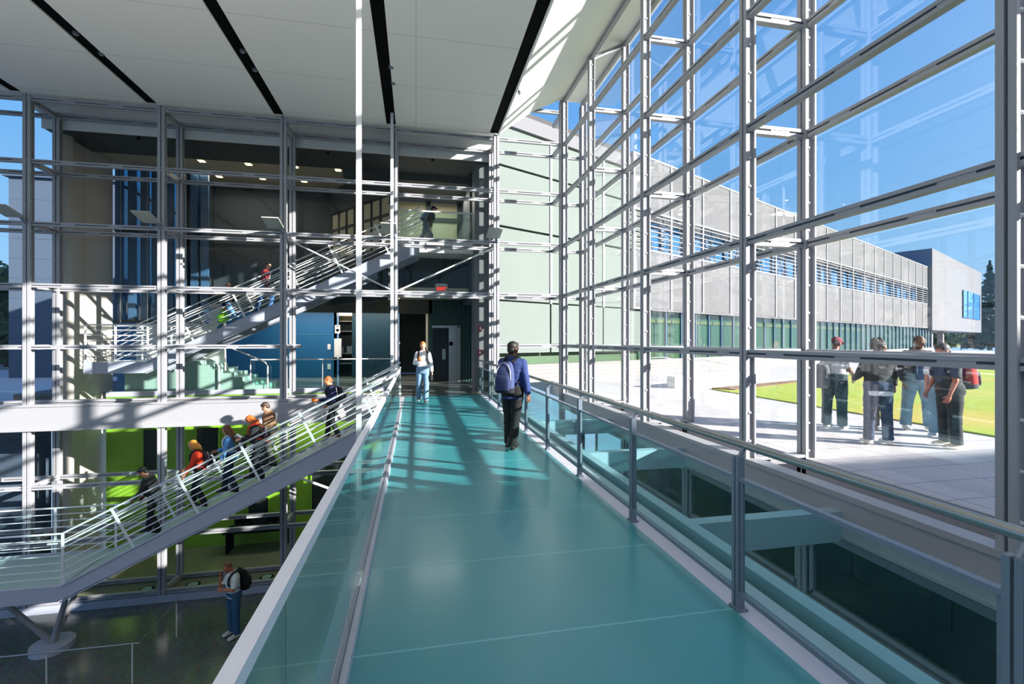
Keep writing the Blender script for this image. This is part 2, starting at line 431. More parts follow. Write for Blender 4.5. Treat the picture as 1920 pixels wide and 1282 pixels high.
for (x, y, w), lb in zip(((-0.67, 5.9, 0.062), (-0.69, 14.25, 0.085)), hang_lab):
    h = MB(); h.box(x - w / 2, x + w / 2, y - 0.012, y + 0.012, -0.35, 8.6); h.bar((x - 0.02, y, -0.2), (-0.5, y, -0.2), 0.06, 0.1)
    tag(h.build('hanger_bar', M['rail_white']), lb, 'hanger bar', 'bridge hangers')
# left balustrade
lb = thing('glass_balustrade', 'frameless glass balustrade with a wide flat grey cap rail on the left of the bridge', 'balustrade', (-0.45, 5, 0))
c = MB(); c.box(-0.421, -0.376, -1.9, 12.0, 1.03, 1.075)
c.build('cap_rail', mat('cap_rail_paint', (232, 232, 240), 0.4), lb)
gy = [-1.9, 0.3, 1.55, 2.95, 4.45, 5.95, 7.45, 8.95, 10.45, 12.0]
for a, b2 in zip(gy[:-1], gy[1:]): BX(-0.406, -0.390, a + 0.006, b2 - 0.006, 0.005, 1.03).build('glass_panel', M['glass_teal'], lb)
sh = MB(); sh.box(-0.435, -0.408, -1.9, 12.0, 0.003, 0.10); sh.box(-0.388, -0.352, -1.9, 12.0, 0.003, 0.05)
for i in range(28): sh.ell((-0.352, -1.5 + i * 0.5, 0.03), 0.009, 8, 4)
sh.build('base_shoe', M['edge_white'], lb)
ep = MB(); ep.tube([(-0.40, 12.1, 0), (-0.40, 12.1, 1.1), (-0.40, 11.9, 1.1)], 0.024)
ep.ell((-0.40, 12.1, 1.1), 0.04); ep.ell((-0.40, 12.1, 0.62), 0.05); ep.ell((-0.40, 12.1, 0.45), 0.05)
ep.build('end_post', M['steel'], lb, True)
# right balustrade
rb = thing('steel_balustrade', 'steel balustrade with round handrail, posts and framed glass panels on the right of the bridge', 'balustrade', (2.12, 7, 0))
PY = [-0.25, 1.3, 2.8, 4.37, 5.93, 7.48, 9.03, 10.6, 12.15, 13.7, 15.25, 16.8]
MB().tube([(2.17, -1.9, 1.09), (2.17, 17.0, 1.09)], 0.026, 14).build('handrail', M['steel'], rb, True)
for y in PY:
    p = MB(); p.box(2.095, 2.145, y - 0.032, y - 0.006, -0.02, 1.02); p.box(2.095, 2.145, y + 0.006, y + 0.032, -0.02, 1.02)
    p.box(2.105, 2.135, y - 0.006, y + 0.006, 0.0, 0.95, 1); p.tube([(2.12, y, 1.0), (2.165, y, 1.07)], 0.014, 8); p.box(2.085, 2.16, y - 0.05, y + 0.05, -0.012, 0.012)
    p.build('post', [M['post'], M['frame_dark']], rb)
for a, b2 in zip(PY[:-1], PY[1:]):
    f = MB(); f.box(2.10, 2.14, a + 0.032, b2 - 0.032, 0.86, 0.885); f.box(2.10, 2.14, a + 0.032, b2 - 0.032, 0.10, 0.13)
    f.box(2.11, 2.13, a + 0.035, a + 0.055, 0.12, 0.87); f.box(2.11, 2.13, b2 - 0.055, b2 - 0.035, 0.12, 0.87)
    fo = f.build('panel_frame', M['post'], rb)
    BX(2.114, 2.124, a + 0.05, b2 - 0.05, 0.125, 0.862).build('glass_panel', M['glass_panel'], fo)

# ------------------------------------------------------------------ staircases
def stair(name, label, xt, zt, n, rise, run, y0, y1, lx0, cap_z, posts_at, npost=0):
    """flight falling to -X from (xt, zt), n risers, then a landing to lx0"""
    t = thing(name, label, 'staircase', (xt, (y0 + y1) / 2, zt - n * rise))
    xb, zb = xt - n * run, zt - n * rise
    sl = rise / run
    for i in range(n):
        x = xt - i * run
        q = MB(); q.box(x - run - 0.02, x, y0 + 0.03, y1 - 0.03, zt - (i + 1) * rise - 0.045, zt - (i + 1) * rise)
        q.box(x - 0.012, x, y0 + 0.03, y1 - 0.03, zt - (i + 1) * rise, zt - i * rise - 0.06)
        q.build('tread', M['tread'], t)
    for y in (y0, y1):
        q = MB(); th = 0.03
        pts = [(xt + 0.02, zt + 0.02), (xt + 0.02, zt - 0.48), (xb - 0.05, zb - 0.33), (lx0, zb - 0.33), (lx0, zb + 0.02), (xb - 0.02, zb + 0.02)]
        k = len(pts)
        vs = [(px, yy, pz) for yy in (y - th, y + th) for px, pz in pts]
        q.add(vs, [tuple(range(k)), tuple(reversed(range(k, 2 * k)))] + [(j, (j + 1) % k, k + (j + 1) % k, k + j) for j in range(k)])
        for zo in (0.0, -0.5):
            q.bar((xt, y, zt + zo + 0.0), (xb, y, zb + (zo if zo == 0 else -0.34)), 0.10, 0.025, (0, 0, 1))
        q.build('stringer', M['stringer'], t)
    BX(lx0, xb, y0 + 0.03, y1 - 0.03, zb - 0.05, zb).build('landing', M['tread'], t)
    for si, y in enumerate((y0, y1)):
        for k in range(7):
            o = 0.17 + k * 0.145
            lift = o * math.sqrt(1 + sl * sl)
            pts = [(xt + 0.1, y, zt + lift * 0.97), (xb + o * 0.25, y, zb + lift * 1.0), (lx0, y, zb + lift)] if si == 1 else \
                  [(xt + 0.1, y, zt + lift * 0.97), (xb + 0.02, y, zb + lift)]
            MB().tube(pts, 0.021 if k == 6 else 0.012, 8).build('rail', M['rail_white'], t, True)
            if si == 0: MB().tube([(xb + 0.02, y, zb + lift), (lx0, y, zb + lift)], 0.021 if k == 6 else 0.012, 8).build('rail', M['rail_white'], t, True)
        MB().tube([(xt + 0.1, y + (0.07 if si == 0 else -0.07), zt + 0.93), (xb, y + (0.07 if si == 0 else -0.07), zb + 0.93), (xb - 0.3, y + (0.07 if si == 0 else -0.07), zb + 0.93)], 0.022, 8).build('handrail', M['rail_white'], t, True)
        L_ = math.hypot(n * run, n * rise)
        for j in range(npost):
            f = posts_at[j]
            bx, bz = xt - n * run * f, zt - n * rise * f
            nx, nz_ = -sl / math.sqrt(1 + sl * sl), 1 / math.sqrt(1 + sl * sl)
            MB().bar((bx, y, bz - 0.05), (bx + nx * 1.05, y, bz + nz_ * 1.05), 0.016, 0.055, (1, 0, 0)).build('post', M['rail_white'], t)
        for x in (xb + 0.03, (xb + lx0) / 2, lx0 + 0.04):
            BX(x - 0.025, x + 0.025, y - 0.012, y + 0.012, zb - 0.02, zb + 1.18).build('post', M['rail_white'], t)
    return t
S1 = dict(xt=-0.55, zt=0.0, n=24, rise=0.1537, run=0.30)
st1 = stair('staircase', 'white steel staircase of several pipe rails descending left from the bridge', -0.55, 0.0, 24, 0.1537, 0.30, 12.3, 14.2, -10.4, 0, [0.06, 0.245, 0.43, 0.615, 0.80], 5)
# y-shaped support under its landing
fx, fy = -8.55, 13.3
MB().cyl((fx, fy, -5.6), 0.42, 0.14, 32).build('support_base', M['stringer'], st1, True)
for ex, ey in ((-9.25, 12.7), (-7.85, 12.7), (-8.2, 13.95)):
    MB().tube([(fx, fy, -5.48), (ex, ey, -3.95)], [0.07, 0.05], 12).build('support_leg', M['frame'], st1, True)
st2 = stair('staircase', 'white steel staircase behind the glazed screen climbing right to the top landing', 0.1, 5.3, 28, 0.15, 0.297, 16.65, 18.1, -9.9, 0, [0.12, 0.30, 0.48, 0.66, 0.84], 5)

for kk in range(7):
    o_ = 0.17 + kk * 0.145
    MB().tube([(-7.9, 18.02, 1.1 + 1.0 + o_ - 0.17), (-9.85, 18.02, 1.1 + o_ - 0.17)], 0.012, 8).build('cross_rail', M['rail_white'], st2, True)
def s1z(x):
    return -(-0.55 - x) / 0.30 * 0.1537
def s2z(x):
    return 5.3 - (0.1 - x) / 0.297 * 0.15

# ------------------------------------------------------------------ shell of the atrium and the rooms beyond
def struct(name, b, m, label, cat='wall'):
    return tag(b.build(name, m), label, cat, kind='structure')
struct('floor', BX(-30, XB - 0.05, -14, 16.3, -5.75, -5.6), M['terrazzo'], 'dark speckled terrazzo floor of the atrium far below the bridge', 'floor')
rw0 = MB(); rw0.box(-20, 4.6, -14, -13.8, -5.6, 3.2)  # unseen wall added to darken glass reflections, left low to admit sky light
for i in range(9): rw0.box(-19.5 + i * 2.7, -19.3 + i * 2.7, -13.8, -13.7, -5.6, 8.4)
rw0.box(-20, 4.6, -13.8, -13.7, 3.2, 3.5)
struct('wall_rear', rw0, M['grey_wall'], 'unseen low grey wall with posts behind the viewpoint, added to dim reflections', 'wall')
# ceiling panels between the black slots
edges = [-20.05, -16.85, -13.65, -10.45, -7.25, -3.95, -0.75, 2.45]
panel_names = ['first ceiling bay beyond the left end', 'ceiling bay at the far left edge of the view', 'ceiling bay left of the first long black slot', 'white ceiling bay between the first two long black slots', 'white ceiling bay between the second and third long slots', 'white ceiling bay pierced by the hanger bars', 'white ceiling bay next to the sunlit soffit', '']
cl = MB()
for i in range(len(edges) - 1): cl.box(edges[i] + 0.14, edges[i + 1] - 0.14, -14, 15.0, 8.42, 8.5)
cl.box(2.45 + 0.14, 2.64, -14, 15.0, 8.42, 8.5)
struct('ceiling', cl, M['ceiling'], 'flat off white ceiling panels over the atrium', 'ceiling')
sl_ = MB()
for x in edges[1:]: sl_.box(x - 0.139, x + 0.139, -14, 14.99, 8.455, 8.5)
struct('trim_1', sl_, M['black'], 'black recessed slots running the length of the ceiling between its panels', 'ceiling slot')
ro = MB()
ro.box(-20, 2.6, -14, 16.3, 8.75, 8.95)
struct('roof', ro, M['white_wall'], 'flat roof deck above the ceiling panels', 'roof')
so = MB()
prof = [(2.62, 8.42), (3.75, 9.28), (XF + 0.02, 9.80), (XF + 0.02, 10.0), (2.62, 8.75)]
k = len(prof)
so.add([(x, y, z) for y in (-14, 15.0) for x, z in prof], [tuple(range(k)), tuple(reversed(range(k, 2 * k)))] + [(j, (j + 1) % k, k + (j + 1) % k, k + j) for j in range(k)])
so.box(XF + 0.02, XB + 0.2, -14, YB + 0.1, 10.32, 10.5)
so.box(XF, XF + 0.06, -14, 15.0, 9.8, 10.4)
struct('ceiling_soffit', so, M['soffit'], 'sloping white soffit strip in sunlight above the curtain wall', 'ceiling')
# lights set into slots
for i, (px, py) in enumerate(((142, 62), (190, 100), (455, 95), (478, 130), (733, 125), (737, 155))):
    p = on_z(px, py, 8.44)
    t = thing('slot_spotlight', ['first', 'second', 'third', 'fourth', 'fifth', 'sixth'][i] + ' small round spotlight from the left inside the black ceiling slots', 'spotlight', p, 'spotlights in the ceiling slots')
    MB().cyl(p + Vector((0, 0, -0.03)), 0.06, 0.05, 16).build('housing', M['frame_dark'], t, True)
    MB().cyl(p + Vector((0, 0, -0.045)), 0.04, 0.018, 16).build('lens', M['post'], t, True)
sp = on_z(974, 172, 8.36)
q = MB(); q.tube([sp + Vector((0, 0, 0.1)), sp], 0.02, 8); q.ell(sp, 0.05); q.ell(sp + Vector((0, 0, -0.06)), (0.03, 0.03, 0.02))
tag(q.build('sprinkler', M['steel'], None, True), 'small chrome sprinkler head in the slot beside the sunlit soffit', 'sprinkler')

# walls behind the far screen
struct('wall_left', BX(-10.75, -10.45, 17.0, 19.05, -5.5, 8.2), M['concrete'], 'pale concrete side wall striped by sun shadows at the left', 'wall')
struct('column', MB().cyl((-10.5, 16.8, -5.5), 0.22, 13.7, 28), M['concrete'], 'round pale concrete column against the left wall', 'column')
struct('column_dark', BX(2.02, 2.62, 16.5, 17.4, -5.5, 8.1), M['dark_column'], 'dark grey square pillar beside the bridge end', 'column')
# tall blue window
tw = thing('window_3', 'tall dark blue window with vertical fins behind the upper staircase', 'window', (-9.4, 19.05, 2.4), kind='structure')
BX(-10.45, -7.6, 19.3, 19.34, 2.4, 8.0).build('pane', M['win_tint'], tw)
for x in (-10.35, -9.95, -9.55, -9.2, -8.75, -8.35, -7.95, -7.6): BX(x - 0.12, x + 0.12, 19.2, 19.3, 2.4, 8.0).build('fin', M['fin_blue'], tw)
for z in (2.45, 5.7): BX(-10.45, -7.6, 19.1, 19.3, z - 0.05, z + 0.05).build('transom', M['dark_void'], tw)
for x in (-10.2, -9.36, -8.94, -8.14): BX(x - 0.012, x + 0.012, 19.02, 19.06, 2.4, 8.0).build('edge_trim', M['steel'], tw)
struct('wall_back_low', BX(-10.45, -7.4, 20.45, 20.65, -0.0, 3.2), M['white_wall'], 'low white wall under the tall blue window', 'wall')
struct('wall_back', BX(-8.15, -3.4, 21.0, 21.3, 3.1, 8.1), M['grey_wall'], 'broad slate grey upper wall behind the climbing staircase', 'wall')
struct('wall_return', BX(-8.25, -7.95, 19.3, 21.3, 3.1, 8.1), M['grey_wall'], 'slate grey return wall beside the tall blue window', 'wall')
struct('ceiling_lobby_front', BX(-10.7, 2.6, 16.25, 18.0, 8.0, 8.1), M['grey_soffit'], 'dark grey seamed metal soffit just behind the glazed screen', 'ceiling')
struct('ceiling_lobby', MB().box(-10.7, -2.6, 18.0, 19.3, 8.05, 8.15).box(-8.2, -2.6, 19.3, 21.2, 8.05, 8.15), M['beige'], 'lit beige upper ceiling with warm downlights', 'ceiling')
struct('ceiling_lobby_right', BX(-2.6, 2.6, 18.0, 21.5, 7.75, 8.1), M['grey_soffit'], 'dark seamed soffit above the top landing', 'ceiling')
struct('trim_2', BX(-10.7, 2.6, 16.2, 16.25, 7.98, 8.5), M['white_wall'], 'white head strip above the glazed screen', 'trim')
struct('roof_far', MB().box(-10.9, 2.7, 16.2, 19.3, 8.5, 8.8).box(-8.3, 2.7, 19.3, 26.5, 8.5, 8.8), M['white_wall'], 'roof slab over the rooms beyond the screen', 'roof')
# angled clerestory partition
cp, cq = Vector((-0.9, 17.6, 0)), Vector((-3.45, 20.95, 0)); cd = (cq - cp).normalized(); cn = Vector((-cd.y, cd.x, 0))
ct = thing('wall_clerestory', 'dark angled partition with a double row of small lit windows near the top landing', 'wall', (-2.2, 19.3, 4.9), kind='structure')
MB().bar(cp + Vector((0, 0, 7.55)), cq + Vector((0, 0, 7.55)), 0.2, 1.0).build('panel', M['grey_wall'], ct)
MB().bar(cp + Vector((0, 0, 4.2)), cq + Vector((0, 0, 4.2)), 0.2, 1.9).build('panel', M['grey_wall'], ct)
for z in (6.35, 7.05): MB().bar(cp + Vector((0, 0, z)), cq + Vector((0, 0, z)), 0.12, 0.1).build('rail', M['dark_void'], ct)
for i in range(8):
    p = cp + (cq - cp) * (i / 7)
    BX(p.x - 0.06, p.x + 0.06, p.y - 0.06, p.y + 0.06, 5.1, 7.1).build('jamb', M['dark_void'], ct)
    if i < 7:
        p2 = cp + (cq - cp) * ((i + 0.5) / 7)
        MB().bar(p2 - cd * 0.24 + Vector((0, 0, 5.75)), p2 + cd * 0.24 + Vector((0, 0, 5.75)), 0.03, 1.15).build('pane', M['beige_glow'], ct)
        MB().bar(p2 - cd * 0.24 + Vector((0, 0, 6.7)), p2 + cd * 0.24 + Vector((0, 0, 6.7)), 0.03, 0.6).build('pane', M['beige_glow'], ct)
# beige lit glazed doors on the top landing
dw = thing('window_4', 'pair of tall dark framed panes lit pale beige behind the top landing', 'window', (0.7, 20.6, 5.3), kind='structure')
for a0, a1 in ((-0.75, 0.42), (0.62, 1.75)):
    BX(a0, a1, 20.62, 20.66, 5.35, 7.7).build('pane', M['beige_glow'], dw)
for x in (-0.85, 0.52, 1.85): BX(x - 0.1, x + 0.1, 20.5, 20.7, 5.3, 7.8).build('mullion', M['dark_void'], dw)
BX(0.62, 1.75, 20.52, 20.62, 6.9, 7.05).build('rail', M['dark_void'], dw)
struct('wall_upper_right', BX(1.95, 2.62, 17.4, 21.2, 3.3, 8.0), M['grey_wall'], 'dark grey wall right of the lit panes on the top landing', 'wall')
struct('floor_upper', BX(-0.9, 2.6, 17.0, 21.2, 4.9, 5.3), M['white_wall'], 'white edged slab of the top landing', 'floor')
struct('wall_upper_bulkhead', BX(-0.9, 2.6, 18.2, 18.4, 3.6, 4.9), M['grey_wall'], 'dark bulkhead below the top landing', 'wall')
struct('trim_3', BX(-0.6, 2.1, 17.9, 18.2, 3.45, 3.75), M['beige'], 'rounded beige bulkhead carrying the exit sign', 'trim')
# top landing balustrade
tb = thing('glass_balustrade', 'clear glass balustrade with a thin rail edging the top landing', 'balustrade', (0.8, 17.05, 5.3))
a0 = on_y(750, 398, 17.02).x; a1 = on_y(893, 398, 17.02).x
BX(a0, a1, 17.0, 17.04, 6.34, 6.39).build('top_rail', M['rail_white'], tb)
for i in range(3): BX(a0 + (a1 - a0) * i / 3 + 0.01, a0 + (a1 - a0) * (i + 1) / 3 - 0.01, 17.015, 17.027, 5.1, 6.34).build('glass_panel', M['glass_panel'], tb)
for i in range(4): BX(a0 + (a1 - a0) * i / 3 - 0.03, a0 + (a1 - a0) * i / 3 + 0.03, 16.99, 17.01, 5.0, 5.25).build('clamp', M['steel'], tb)

# level-two floor beyond the stairwell
fl = MB(); fl.box(-13, -0.9, 18.5, 26, -0.4, 0.0); fl.box(-0.9, 2.6, 15.42, 26, -0.4, 0.0)
struct('floor_lobby', fl, M['lobby_floor'], 'polished grey lobby floor at bridge level', 'floor')
struct('trim_4', BX(-0.38, 2.08, 15.36, 15.42, -0.1, 0.004), M['frame_dark'], 'dark grating strip where the deck meets the lobby floor', 'trim')
struct('wall_blue', BX(-13, -3.75, 24.0, 24.2, 0, 3.3), M['blue_wall'], 'saturated blue lobby wall with small white lettering', 'wall')
struct('wall_teal', BX(-3.0, -0.85, 23.6, 24.2, 0, 3.3), M['blue_dark'], 'deep teal lobby wall right of the lit doorway', 'wall')
struct('wall_corridor', BX(-0.9, 0.6, 26.4, 26.6, 0, 3.6), M['dark_void'], 'dark end of the corridor behind the walking woman', 'wall')
struct('wall_jamb', BX(0.5, 0.72, 21.0, 26.4, 0, 3.3), M['beige'], 'pale jamb wall between the corridor and the lift', 'wall')
struct('wall_bulkhead', BX(-8, 0.7, 20.95, 21.15, 2.95, 3.6), mat('bulkhead_grey', (92, 94, 90), 0.7), 'grey bulkhead band above the blue lobby wall', 'wall')
struct('ceiling_level_two', BX(-8, 2.6, 18.4, 26.5, 3.55, 3.65), M['beige'], 'low beige ceiling of the lobby at bridge level', 'ceiling')
dr = thing('door_1', 'narrow doorway glowing with shelves between the blue lobby walls', 'doorway', (-3.4, 24.1, 0), kind='structure')
BX(-3.8, -2.95, 24.9, 25.0, 0, 3.2).build('backing', M['dark_void'], dr)
for z in (0.6, 1.1, 2.2, 2.7): BX(-3.72, -3.02, 24.6, 24.9, z, z + 0.05).build('shelf', M['steel'], dr)
BX(-3.72, -3.02, 24.5, 24.6, 3.0, 3.14).build('light_strip', M['warm'], dr)
for x in (-3.82, -2.98): BX(x - 0.06, x + 0.06, 24.0, 24.25, 0, 3.2).build('jamb', M['dark_void'], dr)
for a0 in (-3.6, -3.3, -3.15):
    BX(a0 - 0.07, a0 + 0.07, 24.62, 24.8, 1.15, 1.15 + 0.3 + 0.1 * (a0 + 3.6)).build('stored_box', M['steel'], dr)
# lift
lf = thing('door_2', 'steel framed lift doorway with one stainless leaf in the dark teal wall', 'lift', (1.2, 20.7, 0), kind='structure')
xl, xr, xm = 0.74, 1.80, 1.36
fr = MB(); fr.box(xl - 0.06, xr + 0.06, 20.62, 20.8, 2.32, 2.42); fr.box(xr - 0.02, xr + 0.1, 20.62, 20.8, 0, 2.4); fr.build('frame', M['steel'], lf)
BX(xl - 0.02, xm, 20.74, 20.8, 0, 2.32).build('panel', M['grey_wall'], lf)
BX(xm + 0.04, xr - 0.02, 20.76, 20.8, 0, 2.32).build('door_leaf', M['steel'], lf)
BX(xm + 0.06, xm + 0.22, 20.745, 20.76, 1.55, 1.72).build('indicator', M['black'], lf)
BX(xm - 0.24, xm - 0.1, 20.72, 20.74, 0.95, 1.4).build('call_panel', M['steel'], lf)
cw = MB(); cw.box(0.7, 2.6, 20.8, 20.95, 2.42, 3.6); cw.box(xr + 0.1, 2.6, 20.8, 20.95, 0, 2.42); cw.box(0.55, 2.6, 20.95, 21.1, 0, 3.6)
x = 0.8
while x < 2.58:
    lo = 0.0 if x > xr + 0.12 else 2.45
    cw.box(x - 0.03, x + 0.03, 20.74, 20.8, lo, 3.6); x += 0.115
struct('wall_ribbed', cw, M['blue_dark'] if False else mat('ribbed_teal_panel', (60, 92, 92), 0.5), 'dark teal vertically ribbed wall around the lift', 'wall')
# signs and switches
def text_obj(s, size, name, m, parent, loc, rot=(PI / 2, 0, 0), ext=0.004, local_parent=True):
    cu = bpy.data.curves.new(name, 'FONT'); cu.body = s; cu.size = size; cu.extrude = ext; cu.align_x = 'CENTER'; cu.align_y = 'CENTER'
    tmp = bpy.data.objects.new(name + '_src', cu); C.objects.link(tmp)
    dg = bpy.context.evaluated_depsgraph_get(); me = bpy.data.meshes.new_from_object(tmp.evaluated_get(dg))
    bpy.data.objects.remove(tmp); bpy.data.curves.remove(cu)
    me.materials.clear(); me.materials.append(m)
    o = bpy.data.objects.new(name, me); C.objects.link(o); o.rotation_euler = rot
    off = Vector((0, 0, 0)); p = parent
    while p is not None: off += p.location; p = p.parent
    o.location = Vector(loc) - off; o.parent = parent
    return o
ex = on_y(828, 542, 17.85)
es = thing('exit_sign', 'red lettered EXIT sign hanging under the top landing', 'exit sign', ex)
BX(ex.x - 0.24, ex.x + 0.24, 17.86, 17.89, ex.z - 0.11, ex.z + 0.17).build('backing', M['beige'], es)
BX(ex.x - 0.2, ex.x + 0.2, 17.84, 17.88, ex.z + 0.15, ex.z + 0.2).build('bracket', M['steel'], es)
text_obj('EXIT', 0.17, 'lettering', M['red_sign'], es, (ex.x, 17.85, ex.z + 0.01))
ad = on_y(633, 617, 23.98)
at = thing('wall_sign', 'small white sign with a dark heart symbol beside the lit doorway', 'sign', ad)
BX(ad.x - 0.12, ad.x + 0.12, 23.95, 24.0, ad.z - 0.2, ad.z + 0.2).build('plate', M['white_sign'], at)
h = MB(); h.ell((ad.x - 0.035, 23.945, ad.z - 0.03), (0.045, 0.01, 0.045)); h.ell((ad.x + 0.035, 23.945, ad.z - 0.03), (0.045, 0.01, 0.045)); h.add([(ad.x - 0.075, 23.94, ad.z - 0.045), (ad.x + 0.075, 23.94, ad.z - 0.045), (ad.x, 23.94, ad.z - 0.14), (ad.x - 0.075, 23.95, ad.z - 0.045), (ad.x + 0.075, 23.95, ad.z - 0.045), (ad.x, 23.95, ad.z - 0.14)], [(0, 1, 2), (3, 5, 4), (0, 3, 4, 1), (1, 4, 5, 2), (2, 5, 3, 0)])
h.build('heart_symbol', M['black'], at)
text_obj('AED', 0.1, 'lettering', M['black'], at, (ad.x, 23.945, ad.z + 0.13))
cb = on_y(634, 652, 23.98)
c2 = thing('wall_cabinet', 'narrow white cabinet under the heart sign', 'cabinet', cb)
BX(cb.x - 0.16, cb.x + 0.16, 23.85, 24.0, cb.z - 0.45, cb.z + 0.45).build('body', M['white_sign'], c2)
BX(cb.x - 0.13, cb.x + 0.13, 23.84, 23.85, cb.z - 0.4, cb.z + 0.4).build('door', M['white_wall'], c2)
lw = on_y(592, 627, 23.97)
text = text_obj('COLLEGE OF SCIENCE AND ENGINEERING', 0.105, 'wall_lettering', mat('pale_blue_letters', (70, 128, 162), 0.5), None, (lw.x + 0.0, 23.99, lw.z))
bpy.data.objects.remove(text)
# unreadable thin line of letters in the photograph: short blocks of letter height
q = MB(); random.seed(3); xx = on_y(563, 627, 23.98).x; xe = on_y(619, 627, 23.98).x
while xx < xe:
    w = random.uniform(0.012, 0.03); q.box(xx, xx + w, 23.985, 24.0, lw.z - random.uniform(0.02, 0.035), lw.z + random.uniform(0.02, 0.035)); xx += w + random.choice((0.012, 0.012, 0.015, 0.015, 0.05))
q.box(on_y(563, 627, 23.98).x - 0.01, xe + 0.05, 23.994, 24.0, lw.z - 0.036, lw.z + 0.036, 1)
tag(q.build('wall_lettering', [bpy.data.materials['pale_blue_letters'], M['blue_wall']]), 'thin line of pale raised lettering on the blue lobby wall', 'lettering')
for (px, py), lbn in (((617, 650), 'white light switch on the blue lobby wall, the upper of two'), ((617, 687), 'white socket plate low on the blue lobby wall')):
    p = on_y(px, py, 23.98)
    s0 = thing('switch_plate', lbn, 'switch', p, 'switch plates on the blue wall')
    BX(p.x - 0.07, p.x + 0.07, 23.97, 24.0, p.z - 0.13, p.z + 0.13).build('plate', M['white_sign'], s0)
    BX(p.x - 0.025, p.x + 0.025, 23.955, 23.97, p.z - 0.05, p.z + 0.05).build('rocker', M['white_wall'], s0)
for (px, py), lbn in (((900, 616), 'red fire alarm strobe high on the dark pillar'), ((899, 661), 'red pull station low on the dark pillar')):
    p = on_y(px, py, 16.5)
    s0 = thing('fire_alarm', lbn, 'fire alarm', p)
    BX(p.x - 0.06, p.x + 0.06, 16.44, 16.5, p.z - 0.1, p.z + 0.1).build('body', M['red'], s0)
    BX(p.x - 0.02, p.x + 0.04, 16.425, 16.44, p.z - 0.05, p.z + 0.06).build('lens', M['white_sign'], s0)
p = on_y(742, 643, 23.55)
tag(BX(p.x - 0.2, p.x + 0.2, 23.57, 23.6, p.z - 0.05, p.z + 0.05).build('door_plaque', M['white_sign']), 'tiny pale plaque on the deep teal wall beside the corridor', 'sign')
p = on_y(886, 640, 20.7)
tag(BX(p.x - 0.06, p.x + 0.06, 20.71, 20.74, p.z - 0.14, p.z + 0.14).build('room_sign', mat('blue_sign', (60, 90, 150), 0.5)), 'small blue and white sign on the ribbed wall', 'sign')
p = on_y(908, 650, 20.0)
# entrance grating in lobby
# level-two balustrade along stairwell
lv = thing('glass_balustrade', 'low glass balustrade with a thin rail along the lobby edge behind the screen', 'balustrade', (-3.4, 18.8, 0))
xa, xb_ = on_y(470, 672, 18.8).x, -0.95
MB().tube([(xa, 18.8, 1.07), (xb_, 18.8, 1.07)], 0.025, 10).build('top_rail', M['rail_white'], lv, True)
for i in range(4): BX(xa + (xb_ - xa) * i / 4 + 0.02, xa + (xb_ - xa) * (i + 1) / 4 - 0.02, 18.795, 18.807, 0.05, 1.04).build('glass_panel', M['glass_panel'], lv)
for i in range(5):
    x = xa + (xb_ - xa) * i / 4; BX(x - 0.015, x + 0.015, 18.78, 18.82, 0, 1.07).build('post', M['rail_white'], lv)
# terrazzo steps with curved rails
tz = thing('terrazzo_steps', 'broad pale green terrazzo steps rising left behind the glazed screen', 'steps', (-8, 19.6, 0))
for i in range(7):
    BX(-9.9, -5.45 - i * 0.36, 18.7, 20.4, i * 0.15, (i + 1) * 0.15 - 0.002).build('step', M['bench'], tz)
for i, (x, lbx) in enumerate(((-5.3, 'curved steel handrail, the right one at the foot of the terrazzo steps'), (-6.9, 'curved steel handrail, the left one on the terrazzo steps'))):
    MB().tube([(x, 18.62, 0.0), (x, 18.62, 0.85), (x - 0.08, 18.62, 0.98), (x - 0.25, 18.62, 1.07), (x - 1.4, 18.62, 1.6)], 0.026, 10)
    o = MB().tube([(x, 18.62, 0.0), (x, 18.62, 0.85), (x - 0.08, 18.62, 0.98), (x - 0.25, 18.62, 1.07), (x - 1.4, 18.62, 1.6), (x - 1.4, 18.62, 0.7)], 0.026, 10).build('curved_handrail', M['rail_white'], None, True)
    tag(o, lbx, 'handrail', 'handrails of the terrazzo steps')

# lower room behind the screen
struct('trim_5', BX(-10.3, -0.9, 18.40, 18.5, -0.14, 0.03), M['stringer'], 'pale edge band of the lobby floor above the lime wall', 'trim')
gw = MB(); gw.box(-10.3, 2.6, 18.42, 18.5, -5.5, -0.14)
gwo = struct('wall_green', gw, M['green_wall'], 'bright lime green wall of the lower room behind the screen', 'wall')
for k2, (px0, px1, py0, py1, lbn) in enumerate(((273, 298, 803, 880, 'dark recess in the lime wall left of the first mullion'), (372, 412, 800, 882, 'dark recess in the lime wall above the blonde woman'), (470, 503, 806, 870, 'dark recess in the lime wall behind the red haired person'), (468, 505, 930, 990, 'black cupboard niche low in the lime wall'), (586, 700, 840, 1080, 'wide dark doorway in the lime wall behind the bridge'))):
    a = on_y(px0, py1, 18.5); b2 = on_y(px1, py0, 18.5)
    q = MB(); q.box(a.x, b2.x, 18.38, 18.42, a.z, b2.z); q.box(a.x - 0.04, a.x, 18.35, 18.42, a.z, b2.z, 1); q.box(b2.x, b2.x + 0.04, 18.35, 18.42, a.z, b2.z, 1); q.box(a.x, b2.x, 18.35, 18.42, b2.z, b2.z + 0.04, 1)  # flat dark panel stands in for the shade inside each opening
    struct('door_%d' % (3 + k2), q, [M['dark_void'], M['green_wall']], lbn, 'recess')
struct('floor_lower_room', BX(-13.5, 2.6, 15.12, 18.5, -5.6, -5.48), mat('olive_floor', (120, 122, 100), 0.25), 'dim polished floor of the lower room behind the screen', 'floor')
